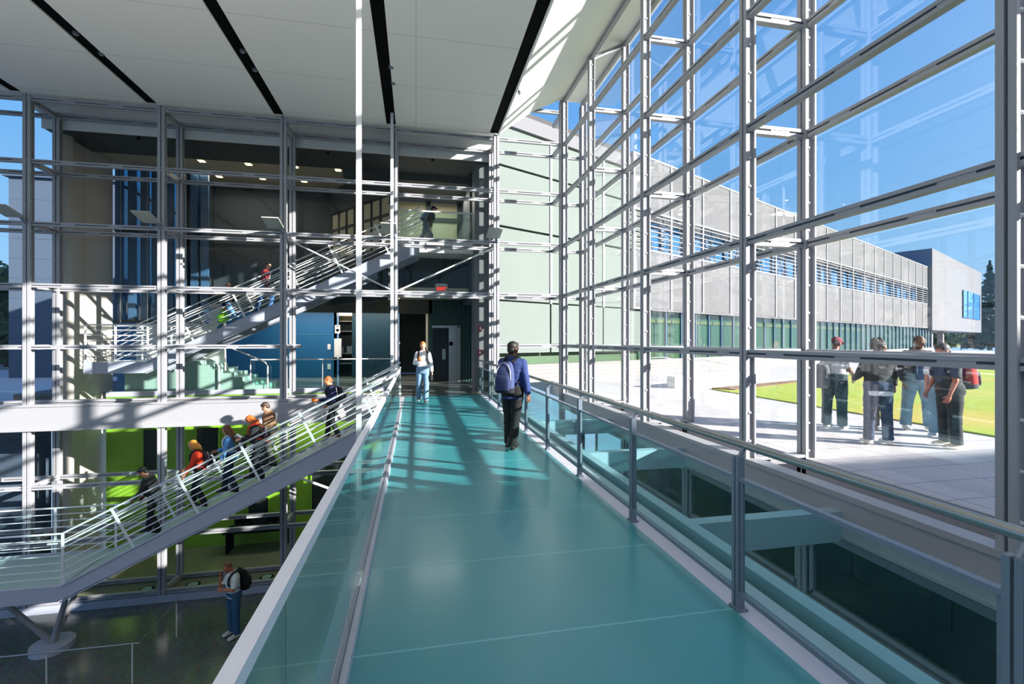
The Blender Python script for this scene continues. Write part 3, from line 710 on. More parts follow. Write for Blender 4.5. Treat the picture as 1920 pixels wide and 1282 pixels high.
for i, (px, py) in enumerate(((275, 1105), (362, 1096), (500, 1082))):
    p = on_z(px, py, -5.48)
    t = thing('floor_uplight', ['round floor uplight, leftmost of three at the foot of the screen', 'round floor uplight, middle of three at the foot of the screen', 'round floor uplight nearest the thinking man'][i], 'uplight', p, 'uplights in the lower floor')
    MB().cyl(p, 0.19, 0.012, 28).build('bezel', M['black'], t, True)
    MB().cyl(p, 0.14, 0.02, 28).build('lens', M['bench'], t, True)
de = on_y(410, 985, 17.6)
dk = thing('desk', 'black desk against the lime wall in the lower room', 'desk', (-5.4, 17.9, -5.48))
BX(-6.4, -4.4, 17.5, 18.3, -4.78, -4.74).build('top', M['black'], dk)
for x in (-6.3, -4.5): BX(x - 0.03, x + 0.03, 17.6, 18.2, -5.48, -4.78).build('leg', M['black'], dk)
for x, lbn in ((-5.9, 'black computer monitor, left one on the lower room desk'), (-4.9, 'black computer monitor, right one on the lower room desk')):
    t = thing('monitor', lbn, 'monitor', (x, 17.95, -4.74), 'monitors on the lower room desk')
    BX(x - 0.27, x + 0.27, 17.93, 17.97, -4.6, -4.26).build('screen', M['black'], t); BX(x - 0.03, x + 0.03, 17.95, 17.99, -4.72, -4.5).build('stand', M['black'], t); BX(x - 0.12, x + 0.12, 17.86, 18.04, -4.74, -4.72).build('foot', M['black'], t)
# tilted reflector plates on the screen
for i, x in enumerate(MX[:6]):
    z = 4.94 + 0.12
    if i == 0: continue
    t = thing('reflector_plate', 'tilted grey lamp reflector on the glazed screen, ' + ['', 'first', 'second', 'third', 'fourth', 'fifth'][i] + ' mullion from the left', 'reflector', (x, YF - 0.05, z), 'tilted reflectors on the screen')
    MB().bar((x - 0.15, YF - 0.75, z + 0.16), (x - 0.15, YF - 0.12, z + 0.0), 0.44, 0.03, (0, 0, 1)).build('plate', M['plate'], t)
    MB().bar((x, YF, z - 0.12), (x - 0.04, YF - 0.12, z), 0.08, 0.05).build('bracket', M['post'], t)
# downlights on the upper lobby ceiling
for i, (px, py) in enumerate(((378, 301), (466, 307), (411, 330), (634, 318), (553, 312), (570, 339), (492, 334))):
    p = on_z(px, py, 8.05)
    t = thing('downlight', ['warm square downlight, top left on the beige upper ceiling', 'warm square downlight, second along the front row of the upper ceiling', 'warm square downlight, leftmost of the back row on the upper ceiling', 'warm square downlight, rightmost on the beige upper ceiling', 'warm square downlight just right of a mullion on the upper ceiling', 'warm square downlight, right end of the back row on the upper ceiling', 'warm square downlight, middle of the back row on the upper ceiling'][i], 'downlight', p, 'downlights of the upper lobby')
    f = MB(); f.box(p.x - 0.13, p.x + 0.13, p.y - 0.13, p.y + 0.13, 8.035, 8.05); f.build('trim_ring', M['white_wall'], t)
    BX(p.x - 0.09, p.x + 0.09, p.y - 0.09, p.y + 0.09, 8.02, 8.035).build('diffuser', M['warm'], t)
for i, (px, py) in enumerate(((746, 559), (769, 565))):
    p = on_z(px, py, 3.55)
    t = thing('recessed_spot', ['tiny bright ceiling spot in the lobby, left of two above the woman', 'tiny bright ceiling spot in the lobby, right of two above the woman'][i], 'ceiling spot', p, 'spots in the lobby ceiling')
    MB().cyl(p + Vector((0, 0, -0.02)), 0.06, 0.02, 14).build('lens', M['warm'], t, True)
for i, (px, py) in enumerate(((615, 286), (811, 299), (260, 258))):
    p = on_z(px, py, 8.0)
    tag(MB().cyl(p + Vector((0, 0, -0.05)), 0.045, 0.05, 12).build('sprinkler', M['black'], None, True), ['small dark sprinkler in the soffit left of the long hanger bar', 'small dark sprinkler in the soffit above the top landing', 'small dark sprinkler in the soffit near the tall blue window'][i], 'sprinkler')
# security camera behind the head glass
p = on_y(712, 250, 16.4)
t = thing('security_camera', 'grey security camera behind the frosted head glass', 'camera', p)
MB().tube([p + Vector((-0.3, 0, 0)), p + Vector((0.35, 0, 0.03))], 0.09, 14).build('body', M['post'], t, True)
MB().tube([p + Vector((0.3, 0, 0.03)), p + Vector((0.55, 0, 0.1))], 0.03, 8).build('arm', M['post'], t, True)
MB().ell(p + Vector((-0.28, 0, -0.04)), (0.09, 0.09, 0.13)).build('lens_hood', M['post'], t, True)
# low guard rail on the atrium floor
t = thing('guard_rail', 'low thin steel guard rail on the terrazzo floor at lower left', 'handrail', (-6, 11.4, -5.6))
gp = [on_z(-60, 1238, -4.75), on_z(262, 1205, -4.75), on_z(336, 1123, -4.75)]
MB().tube(gp, 0.018, 10).build('rail', M['steel'], t, True)
for f, (px, py) in enumerate(((87, 1222), (248, 1207), (331, 1129))):
    p = on_z(px, py, -4.75); MB().tube([p, (p.x, p.y, -5.6)], 0.014, 8).build('post', M['rail_white'], t, True)

# ------------------------------------------------------------------ outside
struct('patio', BX(XB - 0.02, 90, -40, 75, -0.6, 0.0), M['paving'], 'pale paved patio outside the curtain wall', 'patio')
struct('ground_left', BX(-90, -13.6, 16.2, 90, -0.7, -0.3), M['paving'], 'paved ground outside beyond the left end of the screen', 'ground')
struct('ground_far', BX(-13.6, 6.5, 26.7, 90, -0.7, -0.3), M['paving'], 'paved ground behind the far rooms', 'ground')
struct('ground_low', BX(-60, -10.9, 16.3, 16.9, -5.8, -0.7), M['stone_grey'], 'grey stone retaining wall outside the lower left panes', 'wall')
lawn = MB().prism([(10.5, -30), (88, -30), (88, 46), (58, 38.5), (16, 17.5), (10.5, 15.3)], -0.05, 0.03)
tag(lawn.build('lawn', M['grass']), 'bright green lawn with dry yellow patches outside', 'lawn', kind='structure')
mu = MB().prism([(10.5, 15.3), (16, 17.5), (16.2, 17.1), (11.0, 14.7)], 0.0, 0.06)
tag(mu.build('mulch_bed', M['mulch']), 'brown mulch strip between the lawn and the low white wall', 'planting bed', kind='structure')
rw = MB().prism([(9.4, 15.9), (16.0, 18.9), (15.85, 19.2), (9.25, 16.2)], 0.0, 0.45)
tag(rw.build('wall_retaining', M['soffit']), 'low white retaining wall at the lawn edge', 'wall', kind='structure')
for i, (px, lbn) in enumerate(((1216, 'bent white handrail outside, the left one before the stone base'), (1290, 'bent white handrail outside, the right one by the low white wall'))):
    p = on_z(px, 705 + 10 * i, 0); q = p + Vector((2.6, -1.2, 0))
    o = MB().tube([p, p + Vector((0, 0, 0.9)), p + Vector((0.6, -0.3, 0.95)), q + Vector((-0.2, 0.1, 0.55)), q + Vector((0, 0, 0.5)), q], 0.025, 8).build('outdoor_handrail', M['rail_white'], None, True)
    tag(o, lbn, 'handrail', 'outdoor handrails')
# neighbouring wing: runs away to the right
A = Vector((9.6, 21.9, 0)); E = Vector((0.894, 0.447, 0)).normalized(); NN = Vector((-E.y, E.x, 0))
wing = bpy.data.objects.new('office_wing', None); C.objects.link(wing)
wing.location = A; wing.rotation_euler = (0, 0, math.atan2(E.y, E.x))
tag(wing, 'long two storey wing with a pale woven metal screen above a green glazed ground floor', 'building')
def wb(name, b, m, par=None): return b.build(name, m, par or wing, local=True)
T0 = -7.6
_d = ray(1748, HOR); T1 = (A.y * _d.x - A.x * _d.y) / (E.x * _d.y - E.y * _d.x)
wb('stone_base', BX(T0, T1, -0.15, 0.3, 0.0, 0.75), M['stone_base'])
wb('ground_wall', BX(T0, T1, 0.6, 0.8, 0.7, 3.5), M['green_in'])
wb('ground_glazing', BX(3.0, T1, 0.1, 0.12, 0.75, 3.4), M['glass_low'])
gm = MB(); x = 3.0
i = 0
while x < T1: 
    gm.box(x - 0.04, x + 0.04, 0.02, 0.12, 0.75, 3.4); x += 1.5
wb('ground_mullions', gm, M['fin_blue'])
wb('yellow_band', BX(T0, 40, 0.5, 0.6, 2.75, 2.95), mat('yellow_band', (120, 104, 40), 0.6))
wb('upper_wall', BX(3.0, T1, 0.9, 1.1, 3.4, 6.7), M['mesh_wall']); wb('upper_wall', BX(3.0, T1, 0.9, 1.1, 8.5, 11.3), M['mesh_wall'])
wb('floor_slab', BX(3.0, T1, -0.1, 2.5, 3.35, 3.5), M['mesh_wall'])
wb('roof', BX(T0, T1, 0.0, 9.0, 11.2, 11.4), M['mesh_wall'])
wb('window_band', BX(3.0, T1, 1.0, 1.05, 6.7, 8.5), M['win_blue'])
x = 3.0; k3 = 0
wm = MB()
while x < T1: wm.box(x - 0.15, x + 0.15, 0.86, 1.0, 6.7, 8.5); x += 2.4
wb('window_mullions', wm, M['fin_blue'])
# screen frame
for x in [1.5 + 3.3 * i for i in range(20)]: wb('screen_post', BX(x - 0.07, x + 0.07, -0.12, 0.02, 3.4, 11.5), M['screen_post'])
for z in (3.45, 6.55, 8.6, 11.45): wb('screen_rail', BX(1.5, T1, -0.1, 0.0, z - 0.05, z + 0.05), M['screen_post'])
lo = MB()
for i in range(7): lo.box(1.5, T1, -0.12, -0.06, 6.75 + i * 0.27, 6.80 + i * 0.27)
wb('louvre_screen', lo, M['screen_post'])
for i in range(20):
    x = 1.5 + 3.3 * i
    if x + 3.3 > T1: break
    MB().tube([(x, 0.3, 4.2), (x + 1.65, 0.3, 7.7), (x + 3.3, 0.3, 4.2)], 0.05, 6).build('cross_brace', M['screen_post'], wing, local=True)
    MB().tube([(x, 0.3, 11.0), (x + 1.65, 0.3, 7.7), (x + 3.3, 0.3, 11.0)], 0.05, 6).build('cross_brace', M['screen_post'], wing, local=True)
    for z0, z1 in ((3.5, 6.55), (8.6, 11.45)): wb('screen_panel', BX(x + 0.07, x + 3.23, -0.065, -0.055, z0, z1), M['mesh'])
# near part: frosted greenish glass volume right beyond the screen corner
for i in range(3):
    for z0, z1 in ((1.25, 3.38), (3.45, 6.4), (6.5, 8.9), (9.0, 10.6)):
        wb('frosted_panel', BX(T0 + i * 3.5 + 0.05, T0 + (i + 1) * 3.5 - 0.05, 0.15, 0.25, z0, z1), M['frost'])
for i in range(4): wb('frosted_mullion', BX(T0 + i * 3.5 - 0.05, T0 + i * 3.5 + 0.05, 0.1, 0.22, 3.4, 10.7), M['rail_white'])
wb('core_wall', BX(T0, 3.0, 0.3, 0.5, 3.4, 11.0), M['frost'])
wb('parapet', BX(T0, 3.0, 0.0, 0.2, 10.6, 11.4), M['mesh_wall'])
# end block with ribbed cladding
def t_at(px, off):
    d = ray(px, HOR); o = A - NN * off   # solve (o + E t) parallel to d
    return (o.y * d.x - o.x * d.y) / (E.x * d.y - E.y * d.x)
B0, B1 = t_at(1748, 0.5), t_at(1840, 0.5)
WA, WB = t_at(1804, 0.5), t_at(1835, 0.5)
en = MB(); en.box(B0, B1, -0.5, 9, 3.1, 13.9)
x = B0 + 0.3
while x < B1 - 0.2:
    en.box(x - 0.05, x + 0.05, -0.522, -0.5, 3.1, 13.9, 1); x += 0.55
wb('end_block', en, [M['metal_box'], M['metal_box']])
wb('block_side', BX(B0 - 0.06, B0, -0.4, 9, 11.45, 13.85), M['shade_metal'])
wn = wb('block_window', BX(WA, WB, -0.62, -0.57, 5.3, 9.7), M['win_bright'])
for x in (WA, WA + (WB - WA) * 0.25, WA + (WB - WA) * 0.6, WB): wb('glazing_bar', BX(x - 0.07, x + 0.07, -0.7, -0.6, 5.3, 9.7), M['fin_blue'], wn)
for x in (70, 77): wb('pier', BX(x - 0.35, x + 0.35, 0.6, 1.3, 0, 3.1), M['metal_box'])

# stone block outside at far left
sb = thing('stone_building', 'grey stone tiled block seen through the left end of the screen', 'building', (-18, 33, -0.3))
BX(-22.0, -16.8, 31, 44, -0.3, 10.8).build('wall', M['stone_grey'], sb)
BX(-22.2, -16.6, 30.8, 44, 10.8, 11.1).build('coping', M['stone_grey'], sb)
# sunless wing behind the viewpoint: its parapet shades the near deck and patio
bb = thing('stone_wing', 'plain stone wing behind the viewpoint whose parapet shades the near patio', 'building', (25, -14, 0))
BX(6.3, 60, -17, -10.9, 0, 10.2).build('wall', M['stone_base'], bb); BX(6.2, 60.1, -17.1, -10.8, 10.2, 10.4).build('coping', M['white_wall'], bb)

# trees
def tree(name, label, loc, h, r, kind, leafm, seed, group, ncl=900):
    rnd = random.Random(seed); x, y, z = loc
    t = thing(name, label, 'tree', loc, group)
    MB().tube([(x, y, z - 0.1), (x + 0.1, y, z + h * 0.4), (x, y, z + h * 0.92)], [h * 0.022, h * 0.016, 0.03], 8).build('trunk', M['bark'], t, True)
    a = MB()
    for i in range(ncl):
        if kind == 'cone':
            f = rnd.random() ** 0.7; zz = h * (0.08 + 0.92 * (1 - f)) ; rad = r * f * (0.75 + 0.25 * math.sin(zz * 5)) * (0.4 + 0.6 * rnd.random() ** 0.5)
            an = rnd.random() * 2 * PI; c = Vector((x + rad * math.cos(an), y + rad * math.sin(an), z + zz - rad * 0.25))
            s = 0.35 + 0.5 * f
        else:
            v = Vector((rnd.gauss(0, 1), rnd.gauss(0, 1), rnd.gauss(0, 1))).normalized() * (0.55 + 0.45 * rnd.random())
            lump = 1 + 0.25 * noise.noise(v * 2.3 + Vector((seed, 0, 0)))
            c = Vector((x + v.x * r * lump, y + v.y * r * lump, z + h * 0.5 + v.z * h * 0.5 * lump)); s = 0.36 + 0.045 * h
        n = Vector((rnd.gauss(0, 1), rnd.gauss(0, 1), rnd.gauss(0, 1))).normalized(); u = n.orthogonal().normalized(); w = n.cross(u)
        s *= rnd.uniform(0.6, 1.2)
        a.add([c + u * s, c + w * s * 0.5 + n * s * 0.15, c - u * s * 0.8, c - w * s * 0.5 + n * s * 0.12], [(0, 1, 2), (0, 2, 3)])
    a.build('foliage', leafm, t)
    return t
def at_px(px, d):
    r_ = ray(px, HOR); return Vector((r_.x * d, r_.y * d, -0.05))
tr = [(1856, 88, 16.6, 4.6, 'cone', 'conifer', 'tall dark conifer at the right edge beyond the wing'), (1893, 96, 12, 3.2, 'cone', 'conifer', 'shorter dark conifer half hidden by the near mullion'),
      (1830, 118, 13, 3.6, 'cone', 'conifer', 'dark conifer close behind the ribbed end block')]
for k4, px in enumerate((1640, 1675, 1710, 1745, 1780, 1815, 1850, 1880)):
    tr.append((px, 108 + 9 * (k4 % 3), 7.6 + (k4 % 3) * 0.8, 3.1, 'round', 'leaf' if k4 % 2 else 'leaf_light', ''))
ords = ['first', 'second', 'third', 'fourth', 'fifth', 'sixth', 'seventh', 'eighth']
for i, (px, d, h, r, kd, lm, lbn) in enumerate(tr):
    if not lbn: lbn = ords[i - 3] + ' broad leafy tree from the left in the row under the end block'
    tree('conifer_tree' if kd == 'cone' else 'leafy_tree', lbn, at_px(px, d), h, r, kd, M[lm], 20 + i, 'trees beyond the lawn', 1900 if kd == 'cone' else 1500)
for i, (px, d, h, r) in enumerate(((12, 34, 7.2, 2.0), (40, 40, 5.2, 2.4), (-30, 36, 6.5, 2.6))):
    tree('leafy_tree', ['dark leafy tree at the left edge outside the screen', 'low bushy tree in front of the stone block', 'leafy tree just outside the left edge of the view'][i], at_px(px, d), h, r, 'round', M['leaf'], 60 + i, 'trees outside at the left', 1000)
# ------------------------------------------------------------------ people
def remeshed(mb, name, mats, parent, voxel, smooth_it=2, wrinkle=0.0, seed=0, dec=None):
    me = mb.mesh(name)
    o = bpy.data.objects.new(name + '_tmp', me); C.objects.link(o)
    r = o.modifiers.new('r', 'REMESH'); r.mode = 'VOXEL'; r.voxel_size = voxel
    if smooth_it:
        s = o.modifiers.new('s', 'SMOOTH'); s.factor = 0.5; s.iterations = smooth_it
    if dec:
        d = o.modifiers.new('d', 'DECIMATE'); d.ratio = dec
    dg = bpy.context.evaluated_depsgraph_get(); dg.update()
    m2 = bpy.data.meshes.new_from_object(o.evaluated_get(dg)); m2.name = name
    bpy.data.objects.remove(o); bpy.data.meshes.remove(me)
    if wrinkle:
        ns = [v.normal.copy() for v in m2.vertices]
        for v, n in zip(m2.vertices, ns):
            p = v.co + Vector((seed * 1.7, 0, 0))
            q = Vector((p.x * 7, p.y * 7, p.z * 15))
            w = noise.noise(q) + 0.6 * noise.noise(q * 2.1)
            v.co += n * w * wrinkle
    m2.materials.clear()
    m2.materials.append(mats)
    m2.polygons.foreach_set('use_smooth', [True] * len(m2.polygons))
    o = bpy.data.objects.new(name, m2); C.objects.link(o)
    if parent is not None: o.parent = parent
    return o

_mc = {}
def cm(rgb, rough=0.85, var=0.12, scale=14):
    k = (rgb, rough)
    if k not in _mc: _mc[k] = mat('cloth_%d_%d_%d' % rgb, rgb, rough, 0, var, scale, 0.1)
    return _mc[k]
def denim(rgb): return cm(rgb, 0.9, 0.22, 9)
SKIN_L, SKIN_D = cm((224, 160, 128), 0.55, 0.05, 10), cm((112, 70, 50), 0.5, 0.06, 10)
SKIN_M = cm((196, 132, 98), 0.55, 0.05, 10)

def cap(mb, p, q, r0, r1, n=12):
    """tapered limb piece with rounded ends"""
    p = Vector(p); q = Vector(q)
    mb.tube([p, p.lerp(q, .33), p.lerp(q, .66), q], [r0, r0 * .67 + r1 * .33, r0 * .33 + r1 * .67, r1], n)
    mb.ell(p, r0 * 0.995, n, 8); mb.ell(q, r1 * 0.995, n, 8)

def person(label, loc, yaw, H=1.75, skin=SKIN_L, hair=(60, 45, 35), hair_style='short', top=(60, 60, 70), top_len=0.86, sleeves='long', under=None, trousers=(40, 50, 80),
           shoes=(40, 40, 42), lean=0.0, side=0.0, head=(0, 0), arms=None, legs=None, loose=1.0, female=False, girth=1.0, voxel=0.009, seed=0, capcol=None, hood=False, fz=(0, 0), hands=True, beard=None, curl=(0.9, 0.9)):
    k = H / 1.75
    arms = arms or [((-.12, 0, -1), (-.02, .15, -1)), ((.12, 0, -1), (.02, .15, -1))]
    legs = legs or [((-.03, .02, -1), (0, -.04, -1)), ((.03, .02, -1), (0, -.04, -1))]
    nv = lambda v: Vector(v).normalized()
    TL, SLn = .43 * k, .42 * k
    # pelvis height so that the lower foot stands on its level
    dz = []
    for i in range(2):
        dz.append(-(nv(legs[i][0]).z * TL + nv(legs[i][1]).z * SLn) + .085 * k + fz[i])
    pz = max(dz) + .03 * k
    R = Matrix.Rotation(side, 3, 'Y') @ Matrix.Rotation(-lean, 3, 'X')
    P0 = Vector((0, 0, pz))
    def T(x, y, z):  # torso point given in upright body height terms (hip joint at .935)
        return P0 + R @ (Vector((x, y, z - .93)) * k)
    hips = [P0 + Vector((s * .09 * k, 0, -.0)) for s in (-1, 1)]
    knees, ankles = [], []
    for i in range(2):
        kn = hips[i] + nv(legs[i][0]) * TL; knees.append(kn); ankles.append(kn + nv(legs[i][1]) * SLn)
    sw = (.152 if female else .170) * (0.6 + 0.4 * girth)
    sh = [T(s * sw, 0, 1.388) for s in (-1, 1)]
    elb, wr = [], []
    for i in range(2):
        e = sh[i] + (R @ nv(arms[i][0])) * .285 * k; elb.append(e); wr.append(e + (R @ nv(arms[i][1])) * .25 * k)
    HR = R @ Matrix.Rotation(head[1], 3, 'Z') @ Matrix.Rotation(-head[0], 3, 'X')
    hb = T(0, .005, 1.50)
    def Hd(x, y, z): return hb + HR @ (Vector((x, y, z)) * k)
    # ---- body
    b = MB()
    def torso(mb, prof, g=0.0, n=20):
        rings = []
        for z, rx, ry, yo in prof:
            rings.append([T((rx * girth + g) * math.copysign(abs(math.cos(a)) ** .85, math.cos(a)), yo + (ry * girth + g) * math.copysign(abs(math.sin(a)) ** .9, math.sin(a)), z) for a in [2 * PI * j / n for j in range(n)]])
        mb.loft(rings)
    if female: prof = [(.84, .12, .09, 0), (.90, .17, .12, -.01), (.96, .172, .122, -.012), (1.08, .135, .098, 0), (1.18, .14, .10, .01), (1.28, .155, .12, .02), (1.36, .16, .10, .005), (1.42, .145, .075, 0), (1.47, .07, .06, 0)]
    else: prof = [(.84, .12, .09, 0), (.90, .16, .115, 0), (.98, .158, .115, 0), (1.10, .15, .108, .005), (1.22, .162, .115, .01), (1.32, .178, .122, .01), (1.39, .18, .105, 0), (1.43, .15, .08, 0), (1.475, .075, .065, 0)]
    torso(b, prof)
    b.tube([T(0, 0, 1.44), T(0, .005, 1.50), Hd(0, .01, .05)], [.062 * k, .056 * k, .055 * k], 14)
    hp = [(0, .022, .02, .055), (.018, .042, .045, .042), (.05, .055, .066, .026), (.08, .064, .08, .014), (.115, .070, .09, .004), (.15, .073, .096, -.002), (.18, .068, .09, -.006), (.205, .052, .07, -.01), (.222, .025, .035, -.012)]
    b.loft([[Hd(rx * math.cos(a), yo + ry * math.sin(a), z) for a in [2 * PI * j / 18 for j in range(18)]] for z, rx, ry, yo in hp])
    b.loft([[Hd(rx * math.cos(a), yo + ry * math.sin(a), z) for a in [2 * PI * j / 10 for j in range(10)]] for z, rx, ry, yo in ((.065, .017, .018, .092), (.08, .014, .022, .095), (.12, .007, .012, .088))])
    b.ell(Hd(0, .082, .04), (.024 * k, .014 * k, .012 * k), R=HR)
    for s in (-1, 1):
        b.ell(Hd(s * .073, -.005, .10), (.012 * k, .022 * k, .033 * k), 10, 6, R=HR)
        b.ell(Hd(s * .03, .083, .133), (.022 * k, .012 * k, .008 * k), 10, 6, R=HR)
    for i, s in enumerate((-1, 1)):
        cap(b, hips[i], knees[i], .078 * k * girth, .048 * k); cap(b, knees[i], ankles[i], .046 * k, .034 * k)
        b.ell(knees[i].lerp(ankles[i], .3), .05 * k)
        b.ell(ankles[i] + Vector((0, .055, -.045)) * k, (.034 * k, .095 * k, .026 * k))
        b.ell(sh[i], .062 * k); cap(b, sh[i], elb[i], .05 * k, .041 * k); cap(b, elb[i], wr[i], .042 * k, .027 * k)
        # hand
        fd = (wr[i] - elb[i]).normalized()
        inward = (T(0, .08, 1.0) - wr[i]); pn = (inward - fd * inward.dot(fd)).normalized()  # palm normal
        ac = fd.cross(pn).normalized()
        if (R @ Vector((0, 1, 0)) ).dot(ac) < -0.2: ac = -ac   # thumb side roughly forwards
        c = wr[i] + fd * .055 * k
        Rm = Matrix((ac, pn, fd)).transposed()
        b.ell(wr[i] + fd * .015 * k, (.03 * k, .022 * k, .035 * k), R=Rm)
        b.ell(c, (.043 * k, .017 * k, .052 * k), R=Rm)
        cu = curl[i]
        for j, (o, ln) in enumerate(((.033, .066), (.011, .076), (-.011, .07), (-.032, .055))):
            if not hands: break
            q0 = c + ac * o * k + fd * .035 * k
            d1 = (fd * math.cos(cu * .5) + pn * math.sin(cu * .5) + ac * o * 2.5).normalized()
            d2 = (fd * math.cos(cu * 1.3) + pn * math.sin(cu * 1.3) + ac * o * 1.5).normalized()
            q1 = q0 + d1 * ln * .55 * k; q2 = q1 + d2 * ln * .5 * k
            b.tube([q0, q1, q2], [.0098 * k, .009 * k, .0075 * k], 8); b.ell(q2, .0076 * k, 8, 5); b.ell(q1, .009 * k, 8, 5)
        q0 = wr[i] + fd * .03 * k + ac * .028 * k; q1 = q0 + (fd * .75 + ac * .6 + pn * .3).normalized() * .04 * k; q2 = q1 + (fd * .9 + ac * .1 + pn * .5).normalized() * .032 * k
        b.tube([q0, q1, q2], [.013 * k, .0105 * k, .008 * k], 8); b.ell(q2, .008 * k, 8, 5); b.ell(q1, .0105 * k, 8, 5)
    body = remeshed(b, 'person', skin, None, voxel * .72, 2, 0, dec=.55)
    tag(body, label, 'person'); body.location = loc; body.rotation_euler = (0, 0, yaw)
    # ---- eyes, mouth
    for s in (-1, 1):
        MB().ell(Hd(s * .031, .083, .112), (.012 * k, .008 * k, .007 * k), 10, 6, R=HR).build('eye', cm((34, 26, 24), 0.3), body, True, True)
    MB().ell(Hd(0, .094, .040), (.021 * k, .007 * k, .006 * k), 10, 6, R=HR).build('lips', cm((150, 80, 72), 0.5), body, True, True)
    # ---- hair
    if hair_style != 'none':
        hm = cm(hair, 0.6, 0.25, 40); h = MB()
        if hair_style == 'buzz': h.ell(Hd(0, -.012, .142), (.077 * k, .094 * k, .088 * k), R=HR)
        else:
            h.ell(Hd(0, -.018, .145), (.084 * k, .099 * k, .094 * k), R=HR); h.ell(Hd(0, -.05, .09), (.072 * k, .06 * k, .08 * k), R=HR)
            h.ell(Hd(.012, .03, .195), (.06 * k, .06 * k, .03 * k), R=HR)
        if hair_style in ('long', 'mid'):
            ln = .30 if hair_style == 'long' else .16
            for s in (-1, 0, 1):
                p1 = Hd(s * .05, -.045, .14)
                h.tube([p1, Hd(s * .075, -.055 - (.02 if s == 0 else 0), .05), Hd(s * .085, -.07, .05 - ln * .5), Hd(s * .07, -.075, .05 - ln)], [.05 * k, .048 * k, .045 * k, .02 * k], 12)
            for s in (-1, 1): h.tube([Hd(s * .05, .02, .18), Hd(s * .082, .02, .10), Hd(s * .088, .005, .03), Hd(s * .085, -.02, .05 - ln * .6)], [.03 * k, .026 * k, .026 * k, .012 * k], 10)
        if hair_style == 'tail': h.tube([Hd(0, -.10, .14), Hd(0, -.14, .09), Hd(0, -.13, .0)], [.03 * k, .035 * k, .012 * k], 10)
        if hair_style == 'curly':
            rnd = random.Random(seed)
            for _ in range(40):
                a = rnd.random() * 2 * PI; z = rnd.uniform(.08, .24); rr = math.sqrt(max(0, 1 - ((z - .14) / .11) ** 2))
                x, y = math.cos(a) * .085 * rr, math.sin(a) * .10 * rr - .02
                if y > .03 and z < .19: continue
                h.ell(Hd(x, y, z), .026 * k, 8, 5)
        remeshed(h, 'hair', hm, body, .009 * k, 1, .004, seed)
    if beard: MB().ell(Hd(0, .07, .02), (.045 * k, .03 * k, .03 * k), 12, 7, R=HR).build('beard', cm(beard), body, True, True)
    if capcol:
        c = MB(); c.ell(Hd(0, -.006, .165), (.086 * k, .106 * k, .085 * k), 20, 10, R=HR)
        c.loft([[Hd(.078 * math.cos(a), .085 + .095 * math.sin(a) * (1 if math.sin(a) > 0 else .3), .162 + zz - .012 * (math.sin(a) > .5)) for a in [2 * PI * j / 20 for j in range(20)]] for zz in (0, .012)])
        c.ell(Hd(0, -.006, .252), .008 * k, 8, 5)
        c.build('cap', cm(capcol), body, True, True)
    # ---- trousers
    tmat = denim(trousers); t = MB()
    torso(t, [(.82, .12, .09, 0), (.88, .165, .125, -.005), (.96, .17, .125, -.005), (1.03, .16, .118, 0)], .006 + .006 * loose)
    for i in range(2):
        hem = ankles[i] + (ankles[i] - knees[i]).normalized() * .035 * k
        t.tube([hips[i] + Vector((0, 0, .03 * k)), hips[i].lerp(knees[i], .5), knees[i], knees[i].lerp(hem, .5), hem], [(.096 + .005 * loose) * k * girth, (.080 + .008 * loose) * k * girth, (.066 + .011 * loose) * k, (.062 + .012 * loose) * k, (.058 + .014 * loose) * k], 16)
        t.ell(knees[i], (.066 + .013 * loose) * k)
    remeshed(t, 'trousers', tmat, body, .013 * k, 2, .006, seed)
    # ---- shoes
    for i in range(2):
        a = ankles[i]; n = 14; rings = []
        fl = 1.0
        fdir = nv(legs[i][1]); pitch = math.atan2(-fdir.y, -fdir.z) * .5
        Rf = Matrix.Rotation(pitch, 3, 'X')
        for y, w, h in ((-.075, .02, .05), (-.06, .036, .085), (0, .04, .10), (.06, .044, .075), (.12, .05, .055), (.17, .045, .045), (.195, .02, .03)):
            ring = []
            for j in range(n):
                an = 2 * PI * j / n; zz = math.sin(an)
                ring.append(a + Rf @ (Vector((w * math.cos(an), y, -.085 + h * .5 + h * .5 * zz)) * k))
            rings.append(ring)
        so = MB().loft(rings).build('shoe', cm(shoes, 0.5, 0.08), body, True, True)
        rings = []
        for y, w in ((-.08, .03), (-.05, .042), (.06, .047), (.13, .053), (.18, .045), (.2, .02)):
            rings.append([a + Rf @ (Vector((w * sx, y, z)) * k) for sx, z in ((-1, -.088), (1, -.088), (1, -.062), (-1, -.062))])
        MB().loft(rings).build('sole', cm((214, 212, 206) if sum(shoes) > 300 else (26, 26, 26)), so, False, True)
    # ---- garment
    def garment(name, colr, g, z0, sl, col=True, w=.007):
        gm = MB()
        pr = [(z, rx, ry, yo) for z, rx, ry, yo in prof if z > z0 + .03 and z < 1.45]
        first = [q for q in prof if q[0] <= z0 + .03][-1:] or prof[:1]
        base = (z0, max(first[0][1], .165 if not female else .17), max(first[0][2], .125), first[0][3])
        pr = [base] + pr + [(1.455, .10, .078, 0)]
        torso(gm, pr, g)
        for i in range(2):
            gm.ell(sh[i], (.058 + g * .8) * k)
            if sl == 'none': continue
            if sl == 'short': gm.tube([sh[i], sh[i].lerp(elb[i], .5), sh[i].lerp(elb[i], .85)], [(.062 + g) * k, (.058 + g) * k, (.06 + g) * k], 14); continue
            gm.tube([sh[i], sh[i].lerp(elb[i], .5), elb[i]], [(.062 + g * .7) * k, (.054 + g * .7) * k, (.05 + g * .7) * k], 14)
            gm.ell(elb[i], (.049 + g * .7) * k)
            e = elb[i].lerp(wr[i], .97 if sl == 'long' else .5)
            gm.tube([elb[i], elb[i].lerp(e, .5), e], [(.05 + g * .7) * k, (.046 + g * .7) * k, (.036 + g * .6) * k], 14)
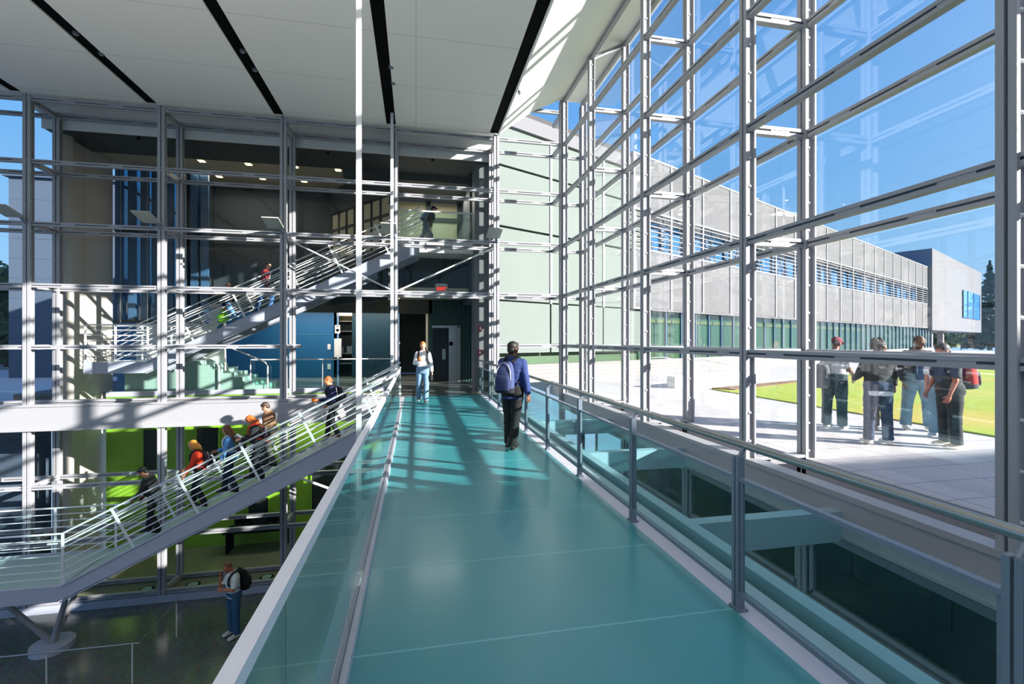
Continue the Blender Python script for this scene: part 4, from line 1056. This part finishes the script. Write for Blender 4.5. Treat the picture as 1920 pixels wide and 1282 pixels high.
        if col: gm.tube([T(0, -.002, 1.44), T(0, 0, 1.49)], [(.085 + g) * k, (.066 + g * .5) * k], 16)
        if hood: gm.ell(T(0, -.085, 1.46), (.10 * k, .06 * k, .07 * k), R=R)
        return remeshed(gm, name, cm(colr), body, .0125 * k, 2, w, seed + 3)
    tp = garment('top', top, .016 if top_len < .9 else .014, top_len, sleeves)
    if under:
        u = MB(); torso(u, [(top_len - .07, .162, .122, 0), (top_len + .03, .165, .124, 0)], .014); remeshed(u, 'shirt_hem', cm(under), body, .013, 1, .003, seed)
        u = MB(); u.loft([[T(x, .125 + yo, z) for x, yo in ((-w_, .0), (w_, .0), (w_, .02), (-w_, .02))] for z, w_ in ((1.10, .03), (1.3, .05), (1.44, .045))]); u.build('shirt_front', cm(under), body, False, True)
    body['_'] = 0; del body['_']
    return dict(o=body, T=T, R=R, k=k, sh=sh, wr=wr, elb=elb, Hd=Hd, loc=Vector(loc), yaw=yaw, girth=girth, knees=knees)

def worn(pr, mb_list, name, label, cat):
    """top-level thing carried by a person: same frame, first mesh is the thing's main body"""
    Mw = Matrix.Translation(pr['loc']) @ Matrix.Rotation(pr['yaw'], 4, 'Z')
    # origin moved to the bag's lowest middle
    vs = mb_list[0][1].v; c = sum(vs, Vector((0, 0, 0))) / len(vs); c.z = min(v.z for v in vs)
    root = thing(name, label, cat, Mw @ c); root.rotation_euler = (0, 0, pr['yaw'])
    for nm, b, m in mb_list:
        b2 = MB(); b2.v = [v - c for v in b.v]; b2.f = b.f; b2.mi = b.mi
        b2.build(nm, m, root, True, True)
    return root

def backpack(pr, label, col, col2=(30, 32, 38), w=.16, hgt=.46, dep=.17, z=1.2, trim=None, xo=0.0, sag=0):
    T = pr['T']; g = .125 * pr['girth'] + .018
    def sec(z_, w_, d_, y0, n=22):
        return [T(xo + w_ * math.copysign(abs(math.cos(a)) ** .6, math.cos(a)), -y0 - d_ / 2 + d_ / 2 * math.copysign(abs(math.sin(a)) ** .7, math.sin(a)), z_) for a in [2 * PI * j / n for j in range(n)]]
    zs = [(-.5, .86, .8), (-.46, .98, .95), (-.2, 1, 1), (.1, .97, .95), (.3, .86, .8), (.42, .68, .6), (.49, .42, .38)]
    main = MB().loft([sec(z + hgt * f, w * a, dep * d, g) for f, a, d in zs])
    pk = MB().loft([sec(z + hgt * f, w * .78 * a, .06 * a, g + dep * .92) for f, a in ((-.42, .9), (-.36, 1), (-.1, 1), (.0, .92), (.05, .7))])
    zip_ = MB().tube([T(xo - w * .8, -g - dep * .9, z - hgt * .1), T(xo - w * .75, -g - dep * .86, z + hgt * .2), T(xo - w * .4, -g - dep * .72, z + hgt * .4), T(xo, -g - dep * .62, z + hgt * .45), T(xo + w * .4, -g - dep * .72, z + hgt * .4), T(xo + w * .75, -g - dep * .86, z + hgt * .2), T(xo + w * .8, -g - dep * .9, z - hgt * .1)], .007, 8)
    base = MB().loft([sec(z - hgt * .52, w * .8, dep * .8, g - .002), sec(z - hgt * .5, w * 1.0, dep * .98, g - .002), sec(z - hgt * .36, w * 1.03, dep * 1.03, g - .002)])
    lst = [('body', main, cm(col)), ('front_pocket', pk, cm(trim or tuple(max(0, c - 14) for c in col))), ('zip', zip_, cm((200, 204, 216) if sum(col) > 90 else (70, 70, 76))), ('base', base, cm(col2))]
    gg = .12 * pr['girth'] + .03
    for s in (-1, 1):
        st = MB(); pts = [T(s * .08 + xo * .5, -g - .01, 1.40), T(s * .10, -.055, 1.475), T(s * .11, .03, 1.475), T(s * .125, gg * .88, 1.40), T(s * .13, gg * 1.05, 1.27), T(s * .155, gg * .6, 1.13), T(s * .15 + xo * .5, -g - .02, 1.04)]
        for p, q in zip(pts[:-1], pts[1:]): st.bar(p, q, .05 if True else 0, .012, (p + q) / 2 - T(0, 0, 1.28))
        lst.append(('strap', st, cm(col2)))
    hn = MB().tube([T(xo - .04, -g - .03, z + hgt * .47), T(xo - .03, -g - .04, z + hgt * .56), T(xo + .03, -g - .04, z + hgt * .56), T(xo + .04, -g - .03, z + hgt * .47)], .01, 8)
    lst.append(('handle', hn, cm(col2)))
    return worn(pr, lst, 'backpack', label, 'backpack')

WALK_R = [((-.03, -.22, -1), (-.02, -.5, -1)), ((.03, .28, -1), (.0, .05, -1))]
WALK_L = [((-.03, .28, -1), (0, .05, -1)), ((.03, -.22, -1), (.02, -.5, -1))]
DOWN = [((-.04, .12, -1), (-.01, -.42, -1)), ((.04, .30, -1), (.0, .10, -1))]
UPST = [((-.04, .75, -1), (-.01, -.2, -1)), ((.04, -.12, -1), (.02, -.32, -1))]
BLACK = (24, 25, 28)
# man on the bridge seen from behind
p = person('man in a blue fleece jacket walking away along the bridge, backpack on his back', (1.56, 7.62, 0.0), -0.55, 1.76, SKIN_D, (24, 20, 18), 'short', (38, 58, 112), .80, 'long', None, (22, 22, 24), (44, 38, 36), head=(.12, -.45),
           arms=[((-.18, .12, -1), (.1, .75, -.7)), ((.24, -.16, -1), (.12, .10, -1))], legs=[((.0, .10, -1), (.01, .0, -1)), ((-.05, -.08, -1), (-.03, -.26, -1))], girth=1.12, voxel=.007, seed=1, curl=(1.0, 1.4))
backpack(p, 'blue backpack with pale zips on the back of the man crossing the bridge', (58, 70, 112), (18, 20, 30), .155, .50, .19, 1.17, None, -.04)
# woman on the bridge
p = person('woman in a white long sleeved top and pale jeans walking forward on the bridge', (0.19, 13.6, 0.0), PI, 1.74, SKIN_L, (196, 110, 56), 'tail', (232, 230, 232), .93, 'long', None, (110, 142, 172), (120, 100, 84), head=(.2, 0.05),
           arms=[((-.28, -.05, -1), (-.1, .25, -1)), ((.28, .15, -1), (-.35, .75, .25))], legs=[((-.02, .12, -1), (.03, .0, -1)), ((.04, -.12, -1), (.0, -.3, -1))], female=True, voxel=.008, seed=2, loose=1.2)
w = p
q = MB().ell(w['wr'][1] + Vector((-.03, .04, .07)), (.04, .04, .055)); q2 = MB().tube([w['wr'][1] + Vector((-.03, .04, .11)), w['wr'][1] + Vector((-.03, .04, .15))], .018, 8)
worn(w, [('body', q, cm((240, 120, 30), .4)), ('lid', q2, cm((230, 230, 230)))], 'drink_bottle', 'small orange bottle in the hand of the woman on the bridge', 'bottle')
q = MB().box(*[x for x in (w['wr'][0].x - .03, w['wr'][0].x + .03, w['wr'][0].y - .05, w['wr'][0].y + .09, w['wr'][0].z - .24, w['wr'][0].z - .09)])
worn(w, [('body', q, cm((44, 48, 52)))], 'pouch', 'dark pouch hanging from the lowered hand of the woman on the bridge', 'pouch')
backpack(w, 'black backpack whose straps show on the woman in white', (36, 38, 44), (30, 32, 38), .14, .4, .13, 1.2)
# shirt print
# thinking man on the lower floor
p = person('man in a white short sleeved shirt thinking, alone on the lower terrazzo floor', (-4.47, 12.95, -5.6), PI - .75, 1.90, cm((190, 112, 82), .55, .05, 10), (120, 78, 54), 'buzz', (214, 218, 214), .90, 'short', None, (44, 84, 118), (190, 190, 190), lean=.08, head=(.55, -.1),
           arms=[((-.1, .42, -1), (.95, .45, .05)), ((-.05, .72, -.8), (-.18, .0, 1.0))], legs=[((-.06, .03, -1), (-.02, -.03, -1)), ((.05, .0, -1), (.03, -.05, -1))], girth=1.05, voxel=.008, seed=4, loose=1.3)
backpack(p, 'black backpack on the thinking man on the lower floor', (16, 17, 18), (12, 12, 14), .16, .48, .18, 1.2)
# lower staircase
def on_s1(px, Y):
    r_ = ray(px, HOR); x = r_.x / r_.y * Y
    i = math.floor((-0.55 - x) / 0.30); return Vector((x, Y, -(i + 1) * 0.1537))
LEFT = PI / 2
sr = 0.1537
p = person('man in a dark jacket stooping on the lower part of the front staircase', on_s1(290, 13.1), LEFT + .1, 1.70, SKIN_D, (20, 18, 16), 'short', (30, 30, 32), .84, 'long', None, (24, 26, 30), BLACK, lean=.30, head=(.5, .1),
           arms=[((-.15, .6, -1), (.2, .8, -.4)), ((.1, .3, -1), (-.1, .9, -.6))], legs=DOWN, fz=(sr, 0), voxel=.009, seed=5, girth=1.1)
p = person('blonde woman in a bright orange red jacket holding the front staircase rail', on_s1(375, 12.95), LEFT + .25, 1.68, SKIN_L, (222, 150, 60), 'mid', (226, 62, 30), .93, 'long', None, (26, 28, 34), BLACK, lean=.14, head=(.45, .15),
           arms=[((-.2, .5, -1), (-.15, .65, -.75)), ((.1, .3, -1), (.0, .8, -.4))], legs=DOWN, fz=(sr, 0), female=True, voxel=.009, seed=6)
backpack(p, 'dark backpack on the blonde woman in orange', (50, 34, 40), (30, 28, 32), .12, .36, .12, 1.2)
p = person('brown haired woman in a light blue top on the front staircase behind the blonde', on_s1(434, 12.95), LEFT + .2, 1.70, SKIN_L, (112, 70, 46), 'long', (92, 152, 208), .84, 'long', None, (34, 44, 66), BLACK, lean=.1, head=(.3, -.15),
           arms=[((-.22, .35, -1), (-.15, .45, -1)), ((.1, .3, -1), (-.2, .9, -.1))], legs=DOWN, fz=(sr, 0), female=True, voxel=.009, seed=7, loose=1.4)
backpack(p, 'black and white backpack on the woman in light blue', (48, 48, 54), (190, 192, 198), .13, .42, .15, 1.18)
p = person('red haired person in dark clothes reading papers on the front staircase', on_s1(484, 12.9), LEFT + .1, 1.66, SKIN_L, (196, 96, 36), 'mid', (40, 38, 42), .9, 'long', None, (28, 30, 36), BLACK, lean=.18, head=(.6, .05),
           arms=[((-.15, .35, -1), (.1, .95, .15)), ((.12, .35, -1), (-.1, .95, .15))], legs=DOWN, fz=(sr, 0), female=True, voxel=.009, seed=8)
rp = p
pc = (rp['wr'][0] + rp['wr'][1]) / 2 + rp['R'] @ Vector((0, .14, .05))
worn(p, [('sheet', MB().bar(pc + Vector((-.11, -.1, .02)), pc + Vector((.11, -.1, .02)), .006, .2, (0, 1, .6)).bar(pc + Vector((-.11, -.1, .03)), pc + Vector((.11, -.1, .03)), .006, .2, (0, 1, .65)), cm((232, 232, 236)))], 'papers', 'white papers held by the red haired person on the front staircase', 'papers')
backpack(p, 'dark red backpack with a bright red strap on the red haired person', (60, 34, 38), (200, 40, 36), .13, .40, .14, 1.15)
p = person('man in a tan and brown striped jacket on the front staircase', on_s1(509, 13.5), LEFT - .05, 1.74, SKIN_L, (70, 52, 44), 'short', (146, 108, 82), .86, 'long', None, (90, 84, 78), (60, 50, 44), lean=.15, head=(.45, .1),
           arms=[((-.12, .3, -1), (.1, .8, -.4)), ((.12, .3, -1), (-.1, .8, -.4))], legs=DOWN, fz=(sr, 0), voxel=.009, seed=9, girth=1.15)
st_ = MB()
for z, h_ in ((1.335, .05), (1.20, .016), (1.10, .016)):
    st_.loft([[p['T'](.212 * 1.0 * math.cos(a), .01 + .16 * math.sin(a), zz) for a in [2 * PI * j / 20 for j in range(20)]] for zz in (z - h_ / 2, z + h_ / 2)])
st_.build('stripe_band', cm((84, 54, 42)), p['o'], True, True)
p = person('person in a dark navy jacket holding an orange ball high on the front staircase', on_s1(626, 13.0), LEFT + .15, 1.66, cm((236, 150, 104), .55, .05, 10), (150, 84, 44), 'short', (30, 36, 76), .86, 'long', None, (48, 42, 44), (190, 130, 96), lean=.16, head=(.35, .2),
           arms=[((-.15, .35, -1), (-.05, .95, .1)), ((.1, .1, -1), (.05, .6, -.7))], legs=DOWN, fz=(sr, 0), voxel=.009, seed=10)
worn(p, [('body', MB().ell(p['wr'][0] + Vector((0, .13, .02)), (.05, .05, .05)), cm((244, 120, 24), .4))], 'orange_ball', 'small bright orange ball in the hand of the person in navy', 'ball')
backpack(p, 'black backpack on the person in navy at the stair top', (22, 24, 36), BLACK, .15, .42, .17, 1.18)
# upper staircase
def on_s2(px, Y):
    r_ = ray(px, HOR); x = r_.x / r_.y * Y
    i = math.floor((0.1 - x) / 0.297); return Vector((x, Y, 5.3 - (i + 1) * 0.15))
p = person('young man in a dark red jacket climbing the staircase behind the screen', on_s2(493, 17.3), -LEFT, 1.78, SKIN_L, (18, 16, 16), 'short', (128, 22, 26), .9, 'long', (220, 210, 210), (60, 100, 150), BLACK, lean=.22, head=(-.05, -.1),
           arms=[((-.12, -.2, -1), (-.05, .4, -1)), ((.14, .3, -1), (.05, .7, -.8))], legs=UPST, fz=(.15, 0), voxel=.010, seed=11)
p = person('boy in a black jacket carrying a lime green bag up the staircase behind the screen', on_s2(424, 17.3), -LEFT - .1, 1.62, cm((206, 140, 100), .55, .05, 10), (22, 18, 16), 'buzz', (30, 30, 34), .9, 'long', None, (84, 130, 172), BLACK, lean=.1, head=(.0, -.35),
           arms=[((-.12, .25, -1), (.1, .9, .1)), ((.14, .0, -1), (.0, .15, -1))], legs=UPST, fz=(.15, 0), voxel=.010, seed=12)
wq = p['wr'][1] + Vector((.03, -.02, -.33))
worn(p, [('body', MB().loft([[wq + Vector((.06 * s * math.cos(a), .19 * s * math.sin(a), z)) for a in [2 * PI * j / 16 for j in range(16)]] for z, s in ((-.2, .4), (-.15, .85), (0, 1), (.12, .8), (.2, .35))]), cm((96, 190, 24))),
         ('handle', MB().tube([wq + Vector((0, -.08, .17)), wq + Vector((-.03, 0, .26)), wq + Vector((0, .08, .17))], .012, 8), cm((190, 230, 40))), ('trim', MB().bar(wq + Vector((.05, -.1, -.12)), wq + Vector((.065, .06, .08)), .02, .03), cm((210, 240, 50)))], 'shoulder_bag', 'lime green bag carried by the boy in black on the climbing staircase', 'bag')
# top landing
p = person('man in a navy cap and dark jacket hurrying across the top landing', on_y(799, 440, 18.3).xy.to_3d() + Vector((0, 0, 5.3)), -LEFT, 1.72, SKIN_L, (30, 24, 22), 'short', (28, 30, 40), .92, 'long', None, (60, 92, 110), (60, 150, 170), lean=.48, head=(-.35, -.05),
           arms=[((-.1, -.3, -1), (-.05, .5, -.8)), ((.12, .5, -1), (.0, .4, -1))], legs=[((-.03, .55, -1), (0, -.1, -1)), ((.03, -.25, -1), (.02, -.75, -1))], voxel=.010, seed=13, capcol=(22, 24, 70))
q = MB(); q.loft([[p['T'](x + o, yy + .02, z) for o, yy in ((-.04, .0), (.04, .0), (.04, .03), (-.04, .03))] for x, z in ((.06, 1.40), (.06, 1.10))])
backpack(p, 'pale blue backpack on the capped man on the top landing', (120, 136, 196), (40, 44, 60), .13, .4, .15, 1.2)
# group outside on the patio
p = person('man in a maroon cap, pale top and dark jeans standing on the patio', (8.30, 8.05, 0), -1.2, 1.84, SKIN_D, (24, 20, 18), 'buzz', (206, 204, 206), .86, 'short', None, (36, 58, 66), (110, 112, 118), lean=.06, head=(.25, -.1),
           arms=[((-.12, .25, -1), (.25, .95, -.15)), ((.14, .2, -1), (-.2, .95, -.2))], legs=[((-.08, .0, -1), (-.02, -.03, -1)), ((.08, .02, -1), (.03, -.04, -1))], girth=1.2, loose=2.2, voxel=.008, seed=14, capcol=(120, 44, 62))
wq = p['T'](-.12, -.26, .95)
worn(p, [('body', MB().loft([[wq + Vector((.16 * s * math.cos(a), .10 * s * math.sin(a), z)) for a in [2 * PI * j / 18 for j in range(18)]] for z, s in ((-.22, .5), (-.2, .9), (0, 1), (.2, .9), (.25, .6))]), cm((84, 86, 96))),
         ('strap', MB().tube([wq + Vector((-.1, 0, .22)), p['T'](-.1, -.16, 1.3), p['T'](-.14, -.02, 1.49)], .012, 8), cm((180, 176, 170)))], 'shoulder_bag', 'grey shoulder bag hanging behind the man in the maroon cap', 'bag')
p = person('man with his back turned, black jacket over a white shirt hem, on the patio', (7.8, 6.70, 0), -.35, 1.80, SKIN_D, (34, 28, 26), 'curly', (34, 36, 40), .86, 'long', (236, 236, 240), (40, 56, 86), (226, 226, 226), lean=.02, head=(.2, -.3),
           arms=[((-.3, .25, -1), (.2, .9, -.3)), ((.3, .1, -1), (-.1, .85, -.5))], legs=[((-.1, .0, -1), (-.04, -.03, -1)), ((.1, .02, -1), (.03, -.04, -1))], girth=1.18, loose=1.6, voxel=.008, seed=15)
p = person('person in all black mostly hidden behind the man with the white shirt hem', (9.1, 7.75, 0), 2.4, 1.74, SKIN_D, (26, 22, 20), 'short', (26, 26, 30), .86, 'long', None, (24, 26, 34), BLACK, head=(.2, .2), voxel=.010, seed=16, loose=1.4)
p = person('man in a black hooded jacket, navy printed shirt and pale jeans on the patio', (9.82, 7.62, 0), 2.55, 1.88, SKIN_D, (30, 24, 22), 'buzz', (38, 38, 44), .93, 'long', None, (126, 158, 174), (232, 232, 232), head=(.25, .55), hood=True,
           arms=[((-.28, .0, -1), (.05, .3, -1)), ((.28, .02, -1), (-.05, .35, -1))], legs=[((-.14, .02, -1), (-.06, -.03, -1)), ((.14, .03, -1), (.06, -.04, -1))], girth=1.15, loose=2.2, voxel=.008, seed=17)
T = p['T']
q = MB(); q.loft([[T(x, yo, z) for x, yo in ((-w_, .148), (w_, .148), (w_, .166), (-w_, .166))] for z, w_ in ((.92, .075), (1.1, .085), (1.25, .08), (1.42, .045))]); q.build('shirt_front', cm((44, 74, 112)), p['o'], False, True)
q = MB(); q.tube([T(.045 * math.cos(a), .17, 1.22 + .045 * math.sin(a)) for a in [2 * PI * j / 16 for j in range(17)]], .007, 6); q.ell(T(0, .17, 1.22), (.022, .008, .03)); q.build('shirt_print', cm((180, 200, 50)), p['o'], True, True)
q = MB(); q.tube([T(-.05, .16, 1.42), T(-.06, .178, 1.2), T(-.065, .178, 1.05)], .005, 6); q.tube([T(.05, .16, 1.42), T(.06, .178, 1.2), T(.055, .178, 1.02)], .005, 6); q.build('drawstring', cm((224, 224, 224)), p['o'], True, True)
p = person('person in a white top and pale jeans partly hidden between two men on the patio', (9.5, 6.95, 0), 1.9, 1.70, cm((206, 136, 112), .55, .05, 10), (90, 70, 60), 'short', (226, 226, 232), .9, 'short', None, (136, 172, 196), (150, 180, 200), head=(.2, .1), girth=1.05, loose=1.8, voxel=.009, seed=18)
p = person('man in a dark grey T-shirt and black trousers with a red backpack on the patio', (8.74, 6.26, 0), 1.25, 1.74, cm((196, 120, 96), .55, .05, 10), (70, 66, 66), 'short', (52, 58, 60), .86, 'short', None, (40, 44, 48), (226, 200, 150), lean=.1, head=(.35, .1),
           arms=[((-.2, .25, -1), (.05, .45, -1)), ((.2, .2, -1), (-.1, .6, -.8))], legs=[((-.07, .02, -1), (-.02, -.04, -1)), ((.07, .0, -1), (.03, -.05, -1))], girth=1.2, loose=2.0, voxel=.008, seed=19)
backpack(p, 'red and grey backpack on the rightmost man of the patio group', (200, 52, 52), (70, 76, 80), .17, .5, .2, 1.2, (84, 90, 92))
# ------------------------------------------------------------------ light, sky, camera
SUN = Vector((1, -0.64, 0.398)).normalized()
sd = bpy.data.lights.new('sun', 'SUN'); sd.energy = 11.0; sd.angle = math.radians(0.53); sd.color = (1.0, 0.94, 0.86)
so_ = bpy.data.objects.new('sun', sd); C.objects.link(so_); so_.rotation_euler = SUN.to_track_quat('Z', 'Y').to_euler()
W = bpy.data.worlds.new('sky'); bpy.context.scene.world = W; W.use_nodes = True
nt = W.node_tree; N = nt.nodes; L = nt.links
bg = N['Background']
tcw = N.new('ShaderNodeTexCoord'); sx = N.new('ShaderNodeSeparateXYZ'); L.new(tcw.outputs['Generated'], sx.inputs[0])
rp = N.new('ShaderNodeValToRGB'); cr = rp.color_ramp
for pos, col in ((0.0, (178, 214, 246)), (0.12, (150, 204, 250)), (0.3, (120, 184, 246)), (0.6, (88, 158, 236)), (1.0, (60, 126, 214))):
    el = cr.elements.new(pos) if pos not in (0.0, 1.0) else cr.elements[0 if pos == 0 else -1]
    el.position = pos; el.color = srgb(*col)
L.new(sx.outputs['Z'], rp.inputs[0])
nm = N.new('ShaderNodeVectorMath'); nm.operation = 'DOT_PRODUCT'; nm.inputs[1].default_value = SUN; L.new(tcw.outputs['Generated'], nm.inputs[0])
mm = N.new('ShaderNodeMath'); mm.operation = 'MAXIMUM'; mm.inputs[1].default_value = 0; L.new(nm.outputs['Value'], mm.inputs[0])
pw = N.new('ShaderNodeMath'); pw.operation = 'POWER'; pw.inputs[1].default_value = 4; L.new(mm.outputs[0], pw.inputs[0])
gl = N.new('ShaderNodeMixRGB'); gl.blend_type = 'ADD'; gl.inputs[2].default_value = (1.4, 1.3, 1.15, 1); L.new(pw.outputs[0], gl.inputs[0]); L.new(rp.outputs[0], gl.inputs[1])
L.new(gl.outputs[0], bg.inputs['Color'])
bg.inputs['Strength'].default_value = 0.68
for i_, (ux, uy) in enumerate(((-6.0, 1.0), (-10.5, -2.0), (-4.5, -5.0), (-9.0, -8.0))):  # unseen spots added to brighten the ceiling, with fixtures made up for them
    l_ = bpy.data.lights.new('ceiling_fill', 'SPOT'); l_.energy = 2150; l_.spot_size = math.radians(108); l_.spot_blend = 1.0; l_.shadow_soft_size = 0.3; l_.color = (1, 0.93, 0.85)
    o_ = bpy.data.objects.new('ceiling_fill', l_); C.objects.link(o_); o_.location = (ux, uy, -5.35); o_.rotation_euler = (PI, 0, 0)
    t_ = thing('fill_fixture', 'unseen added fixture for a ceiling fill light on the atrium floor' + ['', ' nearer the left wall', ' towards the rear wall', ' far behind the bridge'][i_], 'uplight', (ux, uy, -5.6), 'added fill fixtures on the atrium floor')
    MB().cyl((ux, uy, -5.6), 0.28, 0.03, 24).build('bezel', M['black'], t_, True); MB().cyl((ux, uy, -5.57), 0.2, 0.01, 24).build('lens', M['bench'], t_, True)
def area(name, loc, rot, sx, sy, e, col=(1, 0.94, 0.84)):
    l = bpy.data.lights.new(name, 'AREA'); l.shape = 'RECTANGLE'; l.size = sx; l.size_y = sy; l.energy = e; l.color = col
    o = bpy.data.objects.new(name, l); C.objects.link(o); o.location = loc; o.rotation_euler = rot
    return o
area('lobby_lamp', (-6.5, 19.6, 7.9), (0, 0, 0), 3, 1.2, 36)
area('landing_fill', (0.8, 19.4, 7.6), (0, 0, 0), 2, 1.2, 60)  # unseen fill light added to lift the top landing
area('lobby_low_lamp', (-3.5, 22.5, 3.4), (0, 0, 0), 6, 1.2, 160)
area('lower_room_fill', (-3, 17.6, -0.6), (0, 0, 0), 4, 1, 40)  # fill light added to lift the lower room, no fitting there

cam = bpy.data.cameras.new('camera'); co = bpy.data.objects.new('camera', cam); C.objects.link(co)
co.location = (0, 0, EYE); co.rotation_euler = (PI / 2, 0, -TH)
cam.sensor_width = 36; cam.lens = F_PX / 1920 * 36; cam.shift_y = -4 / 1920; cam.clip_start = 0.05; cam.clip_end = 500
sc = bpy.context.scene; sc.camera = co
sc.view_settings.view_transform = 'Standard'; sc.view_settings.look = 'None'; sc.view_settings.gamma = 1; sc.view_settings.use_curve_mapping = False
sc.view_settings.exposure = 0.6
sc.cycles.transparent_max_bounces = 40; sc.cycles.max_bounces = 10; sc.cycles.diffuse_bounces = 5; sc.cycles.glossy_bounces = 6
sc.cycles.caustics_reflective = False; sc.cycles.caustics_refractive = False
